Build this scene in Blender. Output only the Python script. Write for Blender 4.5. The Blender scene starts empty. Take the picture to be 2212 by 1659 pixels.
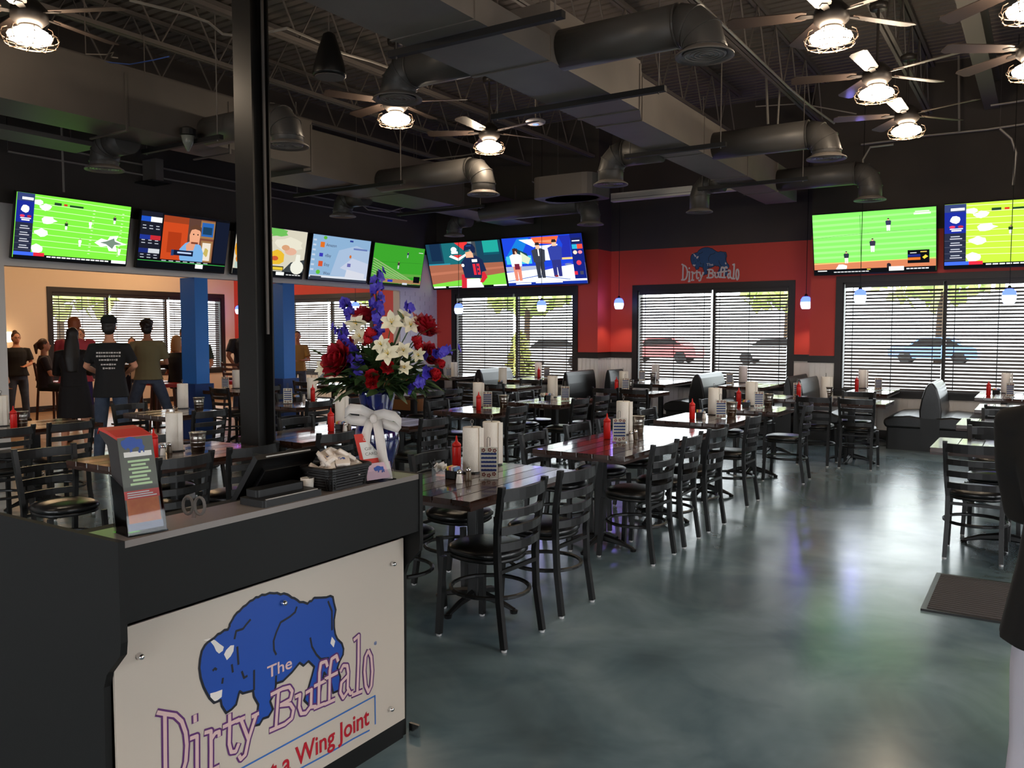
import bpy, math, random
from mathutils import Vector, Matrix, Euler
random.seed(7)
sc = bpy.context.scene
COL = sc.collection
PI = math.pi
# ---------------------------------------------------------------- camera, world, exposure
CAMH = 1.62; FPX = 1783.4; PITCH = math.radians(3.6316); YAW = math.radians(32.75)
cam = bpy.data.objects.new('camera', bpy.data.cameras.new('camera')); COL.objects.link(cam)
cam.location = (0, 0, CAMH); cam.rotation_euler = (PI/2-PITCH, 0, YAW)
cam.data.sensor_width = 36; cam.data.lens = FPX/2212*36; cam.data.clip_start = .05; cam.data.clip_end = 300
sc.camera = cam
w = bpy.data.worlds.new('overcast_sky'); sc.world = w; w.use_nodes = True
bg = w.node_tree.nodes['Background']; bg.inputs[0].default_value = (.93, .97, 1, 1); bg.inputs[1].default_value = 8.0
sc.view_settings.view_transform = 'Standard'; sc.view_settings.look = 'None'
sc.view_settings.exposure = 0.2; sc.view_settings.gamma = 1; sc.view_settings.use_curve_mapping = False
sc.cycles.use_denoising = True; sc.cycles.max_bounces = 7; sc.cycles.diffuse_bounces = 3; sc.cycles.glossy_bounces = 3
sc.cycles.transmission_bounces = 6; sc.cycles.transparent_max_bounces = 12; sc.cycles.sample_clamp_indirect = 4.0
sc.cycles.caustics_reflective = False; sc.cycles.caustics_refractive = False
LAMP_STR = 62.0
TV_STR = 1.15
# camera frame helpers: turn a position seen in the 2212x1659 frame into a point of the room
_f0 = Vector((-math.sin(YAW), math.cos(YAW), 0)); _r = Vector((math.cos(YAW), math.sin(YAW), 0)); _z = Vector((0, 0, 1))
_fw = _f0*math.cos(PITCH)-_z*math.sin(PITCH); _up = _z*math.cos(PITCH)+_f0*math.sin(PITCH); _C = Vector((0, 0, CAMH))
def ray(px, py): return _fw+_r*((px-1106)/FPX)-_up*((py-829.5)/FPX)
def atz(px, py, z): d = ray(px, py); return _C+d*((z-CAMH)/d.z)
def atx(px, py, x): d = ray(px, py); return _C+d*(x/d.x)
def aty(px, py, y): d = ray(px, py); return _C+d*(y/d.y)
def atd(px, py, D): return _C+ray(px, py)*D
# ---------------------------------------------------------------- materials
MATS = {}
def S(r, g, b):
    return tuple(((c/255)/12.92 if c/255 <= .04045 else ((c/255+.055)/1.055)**2.4) for c in (r, g, b))+(1,)
def mat(name, col, rough=.5, metal=0, spec=.5, emit=None, estr=1, noise=None, bump=None, coat=0, trans=0, ior=1.45, alpha=1):
    """procedural material; noise=(scale, amount, colour2) mixes a second colour; bump=(scale, strength)"""
    if name in MATS: return MATS[name]
    m = bpy.data.materials.new(name); m.use_nodes = True; nt = m.node_tree; b = nt.nodes['Principled BSDF']
    b.inputs['Base Color'].default_value = col; b.inputs['Roughness'].default_value = rough
    b.inputs['Metallic'].default_value = metal; b.inputs['Specular IOR Level'].default_value = spec
    b.inputs['Coat Weight'].default_value = coat; b.inputs['Coat Roughness'].default_value = .08
    b.inputs['Transmission Weight'].default_value = trans; b.inputs['IOR'].default_value = ior; b.inputs['Alpha'].default_value = alpha
    if emit: b.inputs['Emission Color'].default_value = emit; b.inputs['Emission Strength'].default_value = estr
    if noise or bump:
        tc = nt.nodes.new('ShaderNodeTexCoord')
    if noise:
        n = nt.nodes.new('ShaderNodeTexNoise'); n.inputs['Scale'].default_value = noise[0]; n.inputs['Detail'].default_value = 5
        nt.links.new(tc.outputs['Object'], n.inputs['Vector'])
        r = nt.nodes.new('ShaderNodeValToRGB'); r.color_ramp.elements[0].position = .5-noise[1]; r.color_ramp.elements[1].position = .5+noise[1]
        r.color_ramp.elements[0].color = col; r.color_ramp.elements[1].color = noise[2]
        nt.links.new(n.outputs['Fac'], r.inputs[0]); nt.links.new(r.outputs[0], b.inputs['Base Color'])
    if bump:
        n2 = nt.nodes.new('ShaderNodeTexNoise'); n2.inputs['Scale'].default_value = bump[0]; n2.inputs['Detail'].default_value = 3
        nt.links.new(tc.outputs['Object'], n2.inputs['Vector'])
        bp = nt.nodes.new('ShaderNodeBump'); bp.inputs['Strength'].default_value = bump[1]; bp.inputs['Distance'].default_value = .01
        nt.links.new(n2.outputs['Fac'], bp.inputs['Height']); nt.links.new(bp.outputs[0], b.inputs['Normal'])
    MATS[name] = m; return m
def emis(name, col, s):
    if name in MATS: return MATS[name]
    m = bpy.data.materials.new(name); m.use_nodes = True; nt = m.node_tree; nt.nodes.remove(nt.nodes['Principled BSDF'])
    e = nt.nodes.new('ShaderNodeEmission'); e.inputs[0].default_value = col; e.inputs[1].default_value = s
    nt.links.new(e.outputs[0], nt.nodes['Material Output'].inputs[0]); MATS[name] = m; return m
M_black = mat('black_powder_coat', S(17, 17, 18), .42, spec=.5)
M_blackmat = mat('black_laminate', S(7, 7, 6), .6, spec=.35, noise=(60, .3, S(10, 10, 9)))
M_vinyl = mat('black_vinyl', S(20, 20, 21), .3, spec=.6, bump=(90, .12))
M_glide = mat('grey_glide', S(190, 190, 190), .4)
M_ceil = mat('black_ceiling_paint', S(112, 104, 98), .8, noise=(1.5, .3, S(124, 116, 110)))
M_steel = mat('dark_painted_steel', S(104, 98, 94), .6)
M_duct = mat('painted_duct_metal', S(108, 101, 96), .5, metal=0, noise=(2.2, .3, S(124, 117, 110)))
M_duct2 = mat('dark_round_duct', S(72, 70, 68), .42, noise=(3, .3, S(84, 81, 78)))
M_strut = mat('black_strut', S(26, 25, 25), .6)
M_condu = mat('galvanised_conduit', S(170, 165, 158), .4, metal=.5)
M_blkwall = mat('black_wall_paint', S(66, 61, 58), .85, noise=(1.2, .3, S(76, 70, 66)))
M_red = mat('red_wall_paint', S(214, 74, 60), .6, noise=(.8, .3, S(204, 68, 54)))
M_beige = mat('beige_wall_paint', S(228, 205, 180), .7)
M_white = mat('white_wall_paint', S(214, 210, 208), .6)
M_bead = mat('white_beadboard_paint', S(222, 218, 210), .5)
M_trim = mat('espresso_trim', S(36, 31, 29), .45)
M_blue = mat('blue_column_paint', S(50, 120, 205), .45)
M_slat = mat('dark_wood_slat', S(82, 72, 66), .45)
M_glass = mat('clear_acrylic', (1, 1, 1, 1), .03, trans=1, ior=1.25)
M_steelb = mat('galvanised_bucket', S(190, 186, 178), .28, metal=1)
M_chrome = mat('chrome', S(220, 220, 220), .15, metal=1)
M_ketch = mat('red_squeeze_plastic', S(205, 28, 22), .35)
M_paper = mat('white_paper_towel', S(232, 224, 212), .9, bump=(120, .2))
M_card = mat('menu_card_cream', S(238, 228, 206), .5)
M_navy = mat('menu_navy', S(45, 62, 120), .5)
M_rust = mat('menu_rust', S(140, 62, 40), .5)
M_cream = mat('packet_white', S(235, 232, 225), .6)
M_yel = mat('packet_yellow', S(230, 195, 70), .6)
M_pink = mat('packet_pink', S(225, 130, 150), .6)
M_wood1 = mat('dark_walnut_plank', S(66, 40, 30), .13, coat=.7, noise=(7, .3, S(48, 29, 22)))
M_wood2 = mat('dark_walnut_plank_b', S(58, 35, 27), .24, coat=.5, noise=(9, .3, S(74, 46, 34)))
M_woodedge = mat('dark_walnut_edge', S(52, 32, 24), .35)
M_skin = mat('skin_light', S(214, 150, 118), .55)
M_skin2 = mat('skin_tan', S(170, 112, 84), .55)
M_hairb = mat('hair_dark', S(28, 22, 20), .5)
M_hairr = mat('hair_ginger', S(150, 80, 45), .5)
M_hairbl = mat('hair_blond', S(176, 128, 82), .5)
M_hairbr = mat('hair_brown', S(74, 48, 34), .5)
M_eye = mat('eye_dark', S(40, 30, 28), .3)
M_lip = mat('lip', S(170, 80, 70), .5)
M_denim = mat('denim', S(52, 62, 82), .8, noise=(12, .3, S(74, 86, 106)))
M_shoe = mat('dark_shoe', S(30, 28, 28), .6)
def M_(name, r, g, b, rough=.7, **k): return mat(name, S(r, g, b), rough, **k)
# wood plank texture with streaks along local Y
for m in (M_wood1, M_wood2):
    nt = m.node_tree; n = [x for x in nt.nodes if x.type == 'TEX_NOISE'][0]; tc = [x for x in nt.nodes if x.type == 'TEX_COORD'][0]
    mp = nt.nodes.new('ShaderNodeMapping'); mp.inputs['Scale'].default_value = (5, .5, 5)
    nt.links.new(tc.outputs['Object'], mp.inputs[0]); nt.links.new(mp.outputs[0], n.inputs['Vector'])
def floor_mat():
    m = bpy.data.materials.new('stained_concrete'); m.use_nodes = True; nt = m.node_tree; b = nt.nodes['Principled BSDF']
    tc = nt.nodes.new('ShaderNodeTexCoord')
    n = nt.nodes.new('ShaderNodeTexNoise'); n.inputs['Scale'].default_value = .8; n.inputs['Detail'].default_value = 4; n.inputs['Roughness'].default_value = .5; n.inputs['Distortion'].default_value = .8
    nt.links.new(tc.outputs['Object'], n.inputs[0])
    r = nt.nodes.new('ShaderNodeValToRGB'); e = r.color_ramp.elements
    e[0].position = .3; e[0].color = S(74, 88, 94); e[1].position = .72; e[1].color = S(142, 160, 168)
    x = r.color_ramp.elements.new(.5); x.color = S(106, 126, 134)
    nt.links.new(n.outputs['Fac'], r.inputs[0])
    n2 = nt.nodes.new('ShaderNodeTexNoise'); n2.inputs['Scale'].default_value = 1.6; n2.inputs['Detail'].default_value = 7; n2.inputs['Distortion'].default_value = 1.2
    nt.links.new(tc.outputs['Object'], n2.inputs[0])
    mx = nt.nodes.new('ShaderNodeMix'); mx.data_type = 'RGBA'; mx.blend_type = 'MULTIPLY'; mx.inputs[0].default_value = .5
    r2 = nt.nodes.new('ShaderNodeValToRGB'); r2.color_ramp.elements[0].position = .34; r2.color_ramp.elements[0].color = (.42, .52, .56, 1); r2.color_ramp.elements[1].position = .56
    nt.links.new(n2.outputs['Fac'], r2.inputs[0]); nt.links.new(r.outputs[0], mx.inputs[6]); nt.links.new(r2.outputs[0], mx.inputs[7])
    nt.links.new(mx.outputs[2], b.inputs['Base Color'])
    n3 = nt.nodes.new('ShaderNodeTexNoise'); n3.inputs['Scale'].default_value = 2.5; n3.inputs['Detail'].default_value = 4
    nt.links.new(tc.outputs['Object'], n3.inputs[0])
    mr = nt.nodes.new('ShaderNodeMapRange'); mr.inputs['To Min'].default_value = .14; mr.inputs['To Max'].default_value = .28
    nt.links.new(n3.outputs['Fac'], mr.inputs[0]); nt.links.new(mr.outputs[0], b.inputs['Roughness'])
    bp = nt.nodes.new('ShaderNodeBump'); bp.inputs['Strength'].default_value = .03; nt.links.new(n3.outputs['Fac'], bp.inputs['Height']); nt.links.new(bp.outputs[0], b.inputs['Normal'])
    b.inputs['Specular IOR Level'].default_value = .5
    return m
M_floor = floor_mat()
M_barfloor = mat('tan_wood_floor', S(190, 150, 110), .3, noise=(3, .3, S(165, 125, 88)))
# ---------------------------------------------------------------- mesh builder
class MB:
    def __init__(s): s.v = []; s.f = []; s.mi = []; s.cur = 0
    def add(s, vs, fs):
        o = len(s.v); s.v += [tuple(v) for v in vs]
        for f in fs: s.f.append(tuple(i+o for i in f)); s.mi.append(s.cur)
        return s
    def box(s, c, d, rot=None):
        x, y, z = d[0]/2, d[1]/2, d[2]/2
        vs = [Vector((i*x, j*y, k*z)) for k in (-1, 1) for j in (-1, 1) for i in (-1, 1)]
        if rot is not None: R = Euler(rot).to_matrix(); vs = [R@v for v in vs]
        vs = [v+Vector(c) for v in vs]
        return s.add(vs, [(0, 2, 3, 1), (4, 5, 7, 6), (0, 1, 5, 4), (2, 6, 7, 3), (0, 4, 6, 2), (1, 3, 7, 5)])
    def b2(s, a, b): return s.box([(a[i]+b[i])/2 for i in range(3)], [abs(b[i]-a[i]) for i in range(3)])
    def rbox(s, c, d, r=.01, n=3, rz=0):
        """box with rounded vertical edges"""
        pts = []
        for sx, sy, a0 in ((1, 1, 0), (-1, 1, PI/2), (-1, -1, PI), (1, -1, 1.5*PI)):
            for k in range(n+1):
                a = a0+k/n*PI/2; pts.append((sx*(d[0]/2-r)+r*math.cos(a), sy*(d[1]/2-r)+r*math.sin(a)))
        cs, sn = math.cos(rz), math.sin(rz)
        pts = [(c[0]+x*cs-y*sn, c[1]+x*sn+y*cs) for x, y in pts]
        return s.prism(pts, c[2]-d[2]/2, c[2]+d[2]/2)
    def prism(s, pts, z0, z1):
        n = len(pts); vs = [(p[0], p[1], z0) for p in pts]+[(p[0], p[1], z1) for p in pts]
        fs = [tuple(reversed(range(n))), tuple(range(n, 2*n))]+[(i, (i+1) % n, n+(i+1) % n, n+i) for i in range(n)]
        return s.add(vs, fs)
    def ext(s, pts, o, u, v, t):
        """polygon pts (a,b) in plane o+a*u+b*v, extruded by vector t"""
        o, u, v, t = Vector(o), Vector(u), Vector(v), Vector(t); n = len(pts)
        A = [o+u*a+v*b for a, b in pts]; vs = A+[p+t for p in A]
        return s.add(vs, [tuple(reversed(range(n))), tuple(range(n, 2*n))]+[(i, (i+1) % n, n+(i+1) % n, n+i) for i in range(n)])
    def lathe(s, prof, c=(0, 0, 0), n=16, sx=1, sy=1):
        vs = []; fs = []; m = len(prof)
        for r, z in prof:
            for k in range(n): a = 2*PI*k/n; vs.append((c[0]+max(r, 1e-5)*sx*math.cos(a), c[1]+max(r, 1e-5)*sy*math.sin(a), c[2]+z))
        for i in range(m-1):
            for k in range(n): fs.append((i*n+k, i*n+(k+1) % n, (i+1)*n+(k+1) % n, (i+1)*n+k))
        fs.append(tuple(reversed(range(n)))); fs.append(tuple(range((m-1)*n, m*n)))
        return s.add(vs, fs)
    def tube(s, pts, r, n=8, rs=None, flat=None):
        """swept tube; rs = per-point radii (r or (rx,ry)); flat=(rx,ry) cross-section"""
        P = [Vector(p) for p in pts]; m = len(P); vs = []; fs = []
        up = Vector((0, 0, 1))
        prev = None
        for i in range(m):
            d = (P[min(i+1, m-1)]-P[max(i-1, 0)]).normalized()
            if prev is None:
                a = up if abs(d.dot(up)) < .95 else Vector((0, 1, 0)); x = d.cross(a).normalized()
            else:
                x = (prev-d*prev.dot(d))
                x = x.normalized() if x.length > 1e-6 else d.orthogonal().normalized()
            prev = x; y = d.cross(x).normalized()
            rr = rs[i] if rs else r
            ra, rb = rr if isinstance(rr, tuple) else (rr, rr)
            if flat: ra, rb = flat
            for k in range(n):
                a = 2*PI*(k+.5)/n; vs.append(P[i]+x*ra*math.cos(a)+y*rb*math.sin(a))
        for i in range(m-1):
            for k in range(n): fs.append((i*n+k, i*n+(k+1) % n, (i+1)*n+(k+1) % n, (i+1)*n+k))
        fs.append(tuple(reversed(range(n)))); fs.append(tuple(range((m-1)*n, m*n)))
        return s.add(vs, fs)
    def ell(s, c, r, n=14, m=9, rot=None):
        vs = []; fs = []; R = Euler(rot).to_matrix() if rot else None
        for i in range(m+1):
            t = PI*i/m
            for k in range(n):
                a = 2*PI*k/n; v = Vector((r[0]*max(math.sin(t), .001)*math.cos(a), r[1]*max(math.sin(t), .001)*math.sin(a), -r[2]*math.cos(t)))
                if R: v = R@v
                vs.append(v+Vector(c))
        for i in range(m):
            for k in range(n): fs.append((i*n+k, i*n+(k+1) % n, (i+1)*n+(k+1) % n, (i+1)*n+k))
        fs.append(tuple(reversed(range(n)))); fs.append(tuple(range(m*n, m*n+n)))
        return s.add(vs, fs)
    def mesh(s, name, mats, smooth=False):
        me = bpy.data.meshes.new(name); me.from_pydata(s.v, [], s.f)
        for m in (mats if isinstance(mats, (list, tuple)) else [mats]): me.materials.append(m)
        if any(s.mi): me.polygons.foreach_set('material_index', s.mi)
        if smooth:
            me.polygons.foreach_set('use_smooth', [len(f) <= 4 for f in s.f])
        me.update(); return me
    def build(s, name, mats, parent=None, smooth=False, loc=None, rz=0):
        o = bpy.data.objects.new(name, s.mesh(name, mats, smooth)); COL.objects.link(o)
        if parent is not None: o.parent = parent
        if loc is not None: o.location = loc
        if rz: o.rotation_euler = (0, 0, rz)
        return o
def tag(o, label, cat, group=None, kind=None):
    o['label'] = label; o['category'] = cat
    if group: o['group'] = group
    if kind: o['kind'] = kind
    return o
def thing(name, label, cat, loc=(0, 0, 0), rz=0, group=None):
    o = bpy.data.objects.new(name, None); o.empty_display_size = .1; COL.objects.link(o)
    o.location = loc; o.rotation_euler = (0, 0, rz); return tag(o, label, cat, group)
KIDS = {}
def dup(root, loc=None, rz=None, label=None, group=None, parent=None):
    c = root.copy(); COL.objects.link(c)
    if parent is not None: c.parent = parent
    if loc is not None: c.location = loc
    if rz is not None: c.rotation_euler = (0, 0, rz)
    if label: c['label'] = label
    if group: c['group'] = group
    kids = KIDS.get(root.name)
    if kids is None: kids = KIDS[root.name] = list(root.children)
    for k in kids: dup(k, parent=c)
    return c
def struct(o, label=None):
    o['kind'] = 'structure'
    if label: o['label'] = label
    return o
def piece(src, parent, loc, name=None, rot=None, scale=None):
    """another object sharing src's mesh"""
    o = bpy.data.objects.new(name or src.name.split('.')[0], src.data); COL.objects.link(o); o.parent = parent; o.location = loc
    if rot: o.rotation_euler = rot
    if scale: o.scale = scale
    return o
def text_mesh(name, s, m, size, o, u, v, parent=None, width=None, ext=.001, shear=0, bold=0, align='LEFT'):
    """flat lettering: string s written along unit vector u, height along v, from point o"""
    cu = bpy.data.curves.new(name, 'FONT'); cu.body = s; cu.size = size; cu.extrude = ext; cu.shear = shear; cu.offset = bold; cu.resolution_u = 3; cu.align_x = align
    t = bpy.data.objects.new(name+'_tmp', cu); COL.objects.link(t); bpy.context.view_layer.update()
    me = bpy.data.meshes.new_from_object(t.evaluated_get(bpy.context.evaluated_depsgraph_get()))
    bpy.data.objects.remove(t); bpy.data.curves.remove(cu)
    sx = 1
    if width and len(me.vertices):
        xs = [q.co.x for q in me.vertices]; sx = width/max(max(xs)-min(xs), 1e-4)
    u, v, o = Vector(u).normalized(), Vector(v).normalized(), Vector(o); n = u.cross(v)
    for q in me.vertices: q.co = o+u*(q.co.x*sx)+v*q.co.y+n*q.co.z
    me.materials.clear(); me.materials.append(m); me.name = name
    ob = bpy.data.objects.new(name, me); COL.objects.link(ob)
    if parent is not None: ob.parent = parent
    return ob
# ================================================================ ROOM
def pane_mat(name, tint, refl):
    m = bpy.data.materials.new(name); m.use_nodes = True; nt = m.node_tree; nt.nodes.remove(nt.nodes['Principled BSDF'])
    t = nt.nodes.new('ShaderNodeBsdfTransparent'); t.inputs[0].default_value = tint
    g = nt.nodes.new('ShaderNodeBsdfGlossy'); g.inputs['Roughness'].default_value = .02
    lw = nt.nodes.new('ShaderNodeLayerWeight'); lw.inputs[0].default_value = refl
    x = nt.nodes.new('ShaderNodeMixShader'); nt.links.new(lw.outputs['Fresnel'], x.inputs[0]); nt.links.new(t.outputs[0], x.inputs[1]); nt.links.new(g.outputs[0], x.inputs[2])
    nt.links.new(x.outputs[0], nt.nodes['Material Output'].inputs[0]); return m
M_pane = pane_mat('window_glass', (.96, .98, .98, 1), .25)
M_acr = pane_mat('acrylic_sheet', (.96, .97, .98, 1), .2)
YB, YR, XJ1, XJ2, XA, XO = 13.6, 14.15, -6.883, -3.129, -10.6, -16.96
ZC = 5.5
fl = MB().b2((-10.6, -5, -.1), (5, 14.5, 0)).build('floor', M_floor); struct(fl)
fl2 = MB().b2((-17.2, -5, -.1), (-10.6, 14.5, 0)).build('floor', M_barfloor); struct(fl2)
# bar floor laid in planks
pmA = MB().b2((0, 0, 0), (.19, 1.19, .004)).mesh('floor_plank', M_barfloor); pmB = MB().b2((0, 0, 0), (.19, 1.19, .004)).mesh('floor_plank', mat('tan_wood_floor_b', S(176, 136, 98), .32, noise=(4, .3, S(152, 114, 80))))
for i in range(31):
    for j in range(8):
        o = bpy.data.objects.new('floor_plank', pmA if (i*7+j*3) % 5 < 3 else pmB); COL.objects.link(o); o.parent = fl2; o.location = (-16.93+i*.2, 3.2+j*1.2+(i % 3)*.4, 0)
WM = [M_blkwall, M_red, M_bead, M_beige, M_white]
def wall(name, axis, a0, a1, p, th, z0, z1, ops, bands):
    """wall along axis ('x' or 'y'), inner face at p, thickness th (signed), openings (a0,a1,z0,z1), bands [(z, material index)]"""
    mb = MB(); A = sorted({a0, a1}|{q for o in ops for q in o[:2]}); Z = sorted({z0, z1}|{q for o in ops for q in o[2:]}|{b[0] for b in bands if z0 < b[0] < z1})
    for i in range(len(A)-1):
        for j in range(len(Z)-1):
            am, zm = (A[i]+A[i+1])/2, (Z[j]+Z[j+1])/2
            if any(o[0] < am < o[1] and o[2] < zm < o[3] for o in ops): continue
            mb.cur = [b[1] for b in bands if b[0] <= zm][-1]
            if axis == 'x': mb.b2((A[i], p, Z[j]), (A[i+1], p+th, Z[j+1]))
            else: mb.b2((p, A[i], Z[j]), (p+th, A[i+1], Z[j+1]))
    return struct(mb.build(name, WM))
BR = [(0, 2), (1.18, 1), (3.12, 0)]
WIN = {'w1': (-10.21, -7.29), 'w2': (-6.44, -3.5), 'w3': (-2.745, .25), 'w4': (.75, 3.75), 'wb': (-15.1, -12.35)}
ZW0, ZW1, CS = .62, 2.475, .10
def op(w): return (WIN[w][0]+CS, WIN[w][1]-CS, ZW0+CS, ZW1-CS)
wall('wall_back_left', 'x', XO, XJ1, YB, .2, 0, ZC, [op('wb'), op('w1')], BR)
wall('wall_back_recess', 'x', XJ1, XJ2, YR, .2, 0, ZC, [op('w2')], BR)
wall('wall_back_right', 'x', XJ2, 5, YB, .2, 0, ZC, [op('w3'), op('w4')], BR)
wall('wall_recess_left', 'y', YB+.2, YR, XJ1, -.2, 0, ZC, [], BR); wall('wall_recess_right', 'y', YB+.2, YR, XJ2, .2, 0, ZC, [], BR)
# left: partition between dining room and bar; solid near the host side, then an opening under a bulkhead
wall('wall_partition', 'y', -5, 13.6, XA, -.16, 0, ZC, [(5.13, 12.42, 0, 2.42)], [(0, 4), (3.17, 0)])
wall('wall_bar_outer', 'y', -5, 13.8, XO, -.2, 0, ZC, [(9.1, 13.2, ZW0+CS, 2.43)], [(0, 3), (3.4, 0)])
wall('wall_entrance', 'x', -17.2, 5, -5, -.2, 0, ZC, [(-7.5, -4.2, 0, 2.6), (-1.6, 1.4, 0, 2.6)], [(0, 2), (1.18, 1), (3.12, 0)])
wall('wall_right', 'y', -5, 13.6, 5, .2, 0, ZC, [(.6, 3.8, .3, 2.7), (5.0, 8.2, .8, 2.5)], BR)
# beadboard grooves: slim proud boards over the wainscot
def wainscot(n, x0, x1, y, gaps=()):
    mb = MB(); x = x0+.01
    while x < x1-.02:
        e = min(x+.085, x1)
        if not any(g[0] < (x+e)/2 < g[1] for g in gaps): mb.b2((x, y-.008, .12), (e-.012, y, 1.13))
        else: mb.b2((x, y-.008, .12), (e-.012, y, ZW0))
        x += .085
    return struct(mb.build('trim_%d' % n, M_bead))
wainscot(1, -10.6, XJ1, YB, [WIN['w1']]); wainscot(2, XJ1, XJ2, YR, [WIN['w2']]); wainscot(3, XJ2, 5, YB, [WIN['w3'], WIN['w4']]); wainscot(4, XO, -10.76, YB, [WIN['wb']])
mb = MB(); y = YB+.01
while y < YR-.02: mb.b2((XJ1, y, .12), (XJ1+.008, min(y+.073, YR), 1.13)); mb.b2((XJ2-.008, y, .12), (XJ2, min(y+.073, YR), 1.13)); y += .085
struct(mb.build('trim_5', M_bead))
def rail(n, segs):
    mb = MB()
    for a, b in segs:
        mb.b2((a[0], a[1], 1.13), (b[0], b[1], 1.235)); mb.b2((a[0], a[1]-.012, 1.225), (b[0], b[1], 1.24))
    return struct(mb.build('trim_%d' % n, M_trim))
rail(6, [((-10.6, YB-.02), (WIN['w1'][0], YB)), ((WIN['w1'][1], YB-.02), (XJ1+.02, YB)), ((XO, YB-.02), (WIN['wb'][0], YB)), ((WIN['wb'][1], YB-.02), (-10.76, YB))])
rail(7, [((XJ1, YB), (XJ1+.02, YR)), ((XJ1, YR-.02), (WIN['w2'][0], YR)), ((WIN['w2'][1], YR-.02), (XJ2, YR)), ((XJ2-.02, YB), (XJ2, YR))])
rail(8, [((XJ2-.02, YB-.02), (WIN['w3'][0], YB)), ((WIN['w3'][1], YB-.02), (WIN['w4'][0], YB)), ((WIN['w4'][1], YB-.02), (5, YB))])
def base(name, boxes): 
    mb = MB()
    for a, b in boxes: mb.b2(a, b)
    return struct(mb.build(name, M_trim))
base('baseboard_back', [((XO, YB-.015, 0), (XJ1+.015, YB, .12)), ((XJ1, YB, 0), (XJ1+.015, YR, .12)), ((XJ1, YR-.015, 0), (XJ2, YR, .12)), ((XJ2-.015, YB, 0), (5, YB-.015, .12))])
base('baseboard_bar', [((XO, -5, 0), (XO+.015, 13.6, .12))])
base('baseboard_partition', [((XA, -5, 0), (XA+.015, 5.13, .12)), ((XA, 12.42, 0), (XA+.015, 13.6, .12))])
# metal roof deck: ribs running left-right
mb = MB(); y = -5.0
while y < 14.4:
    mb.b2((-17.2, y, ZC), (5.2, y+.1, ZC+.05)); mb.b2((-17.2, y+.1, ZC+.04), (5.2, y+.15, ZC+.09)); y += .15
struct(mb.build('ceiling', M_ceil))
# brick courses painted white on the partition stub at the corner
stub = bpy.data.objects['wall_partition']
bm = MB().b2((0, 0, 0), (.012, .295, .078)).mesh('brick', M_white)
bo = None; z = .13; row = 0
while z < 2.4:
    yy = 12.43-(.15 if row % 2 else 0)
    while yy < 13.55:
        a, b = max(yy, 12.43), min(yy+.295, 13.59)
        if b-a > .05:
            o = bpy.data.objects.new('brick', bm); COL.objects.link(o); o.parent = stub; o.location = (XA, a, z); o.scale = (1, (b-a)/.295, 1)
        yy += .305
    z += .088; row += 1
# ---- windows: casing, jambs, mullion, glass
def window(n, axis, a0, a1, p, z0, z1, muls, dep=.2, sgn=1):
    """casing on the inner face p; sgn: direction out of the room"""
    def bx(mb, u0, u1, d0, d1, h0, h1):
        if axis == 'x': mb.b2((u0, p+sgn*d0, h0), (u1, p+sgn*d1, h1))
        else: mb.b2((p+sgn*d0, u0, h0), (p+sgn*d1, u1, h1))
    mb = MB()
    bx(mb, a0, a1, -.02, 0, z1-CS, z1); bx(mb, a0, a1, -.02, 0, z0, z0+CS); bx(mb, a0, a0+CS, -.02, 0, z0+CS, z1-CS); bx(mb, a1-CS, a1, -.02, 0, z0+CS, z1-CS)
    bx(mb, a0+CS, a1-CS, 0, dep, z1-CS-.02, z1-CS); bx(mb, a0+CS, a1-CS, 0, dep, z0+CS, z0+CS+.02); bx(mb, a0+CS, a0+CS+.02, 0, dep, z0+CS, z1-CS); bx(mb, a1-CS-.02, a1-CS, 0, dep, z0+CS, z1-CS)
    fr = struct(mb.build('window_%d' % n, M_trim))
    sl = MB(); bx(sl, a0-.02, a1+.02, -.05, .0, z0+CS-.02, z0+CS+.012); sl.build('window_sill', M_trim, fr)
    for u in muls:
        m = MB(); bx(m, u-.025, u+.025, .13, dep, z0+CS+.02, z1-CS-.02); m.build('mullion', M_trim, fr)
    ed = [a0+CS+.02]+list(muls)+[a1-CS-.02]
    for i in range(len(ed)-1):
        m = MB(); bx(m, ed[i]+.02, ed[i+1]-.02, dep-.035, dep-.03, z0+CS+.02, z1-CS-.02); m.build('pane', M_pane, fr)
    return fr
window(1, 'x', *WIN['w1'], YB, ZW0, ZW1, [-8.72]); window(2, 'x', *WIN['w2'], YR, ZW0, ZW1, [-4.93]); window(3, 'x', *WIN['w3'], YB, ZW0, ZW1, [-1.24])
window(4, 'x', *WIN['w4'], YB, ZW0, ZW1, [2.25]); window(5, 'x', *WIN['wb'], YB, ZW0, ZW1, [-13.75]); window(6, 'y', 9.0, 13.3, XO, ZW0, 2.53, [10.36, 11.78], sgn=-1)
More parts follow.
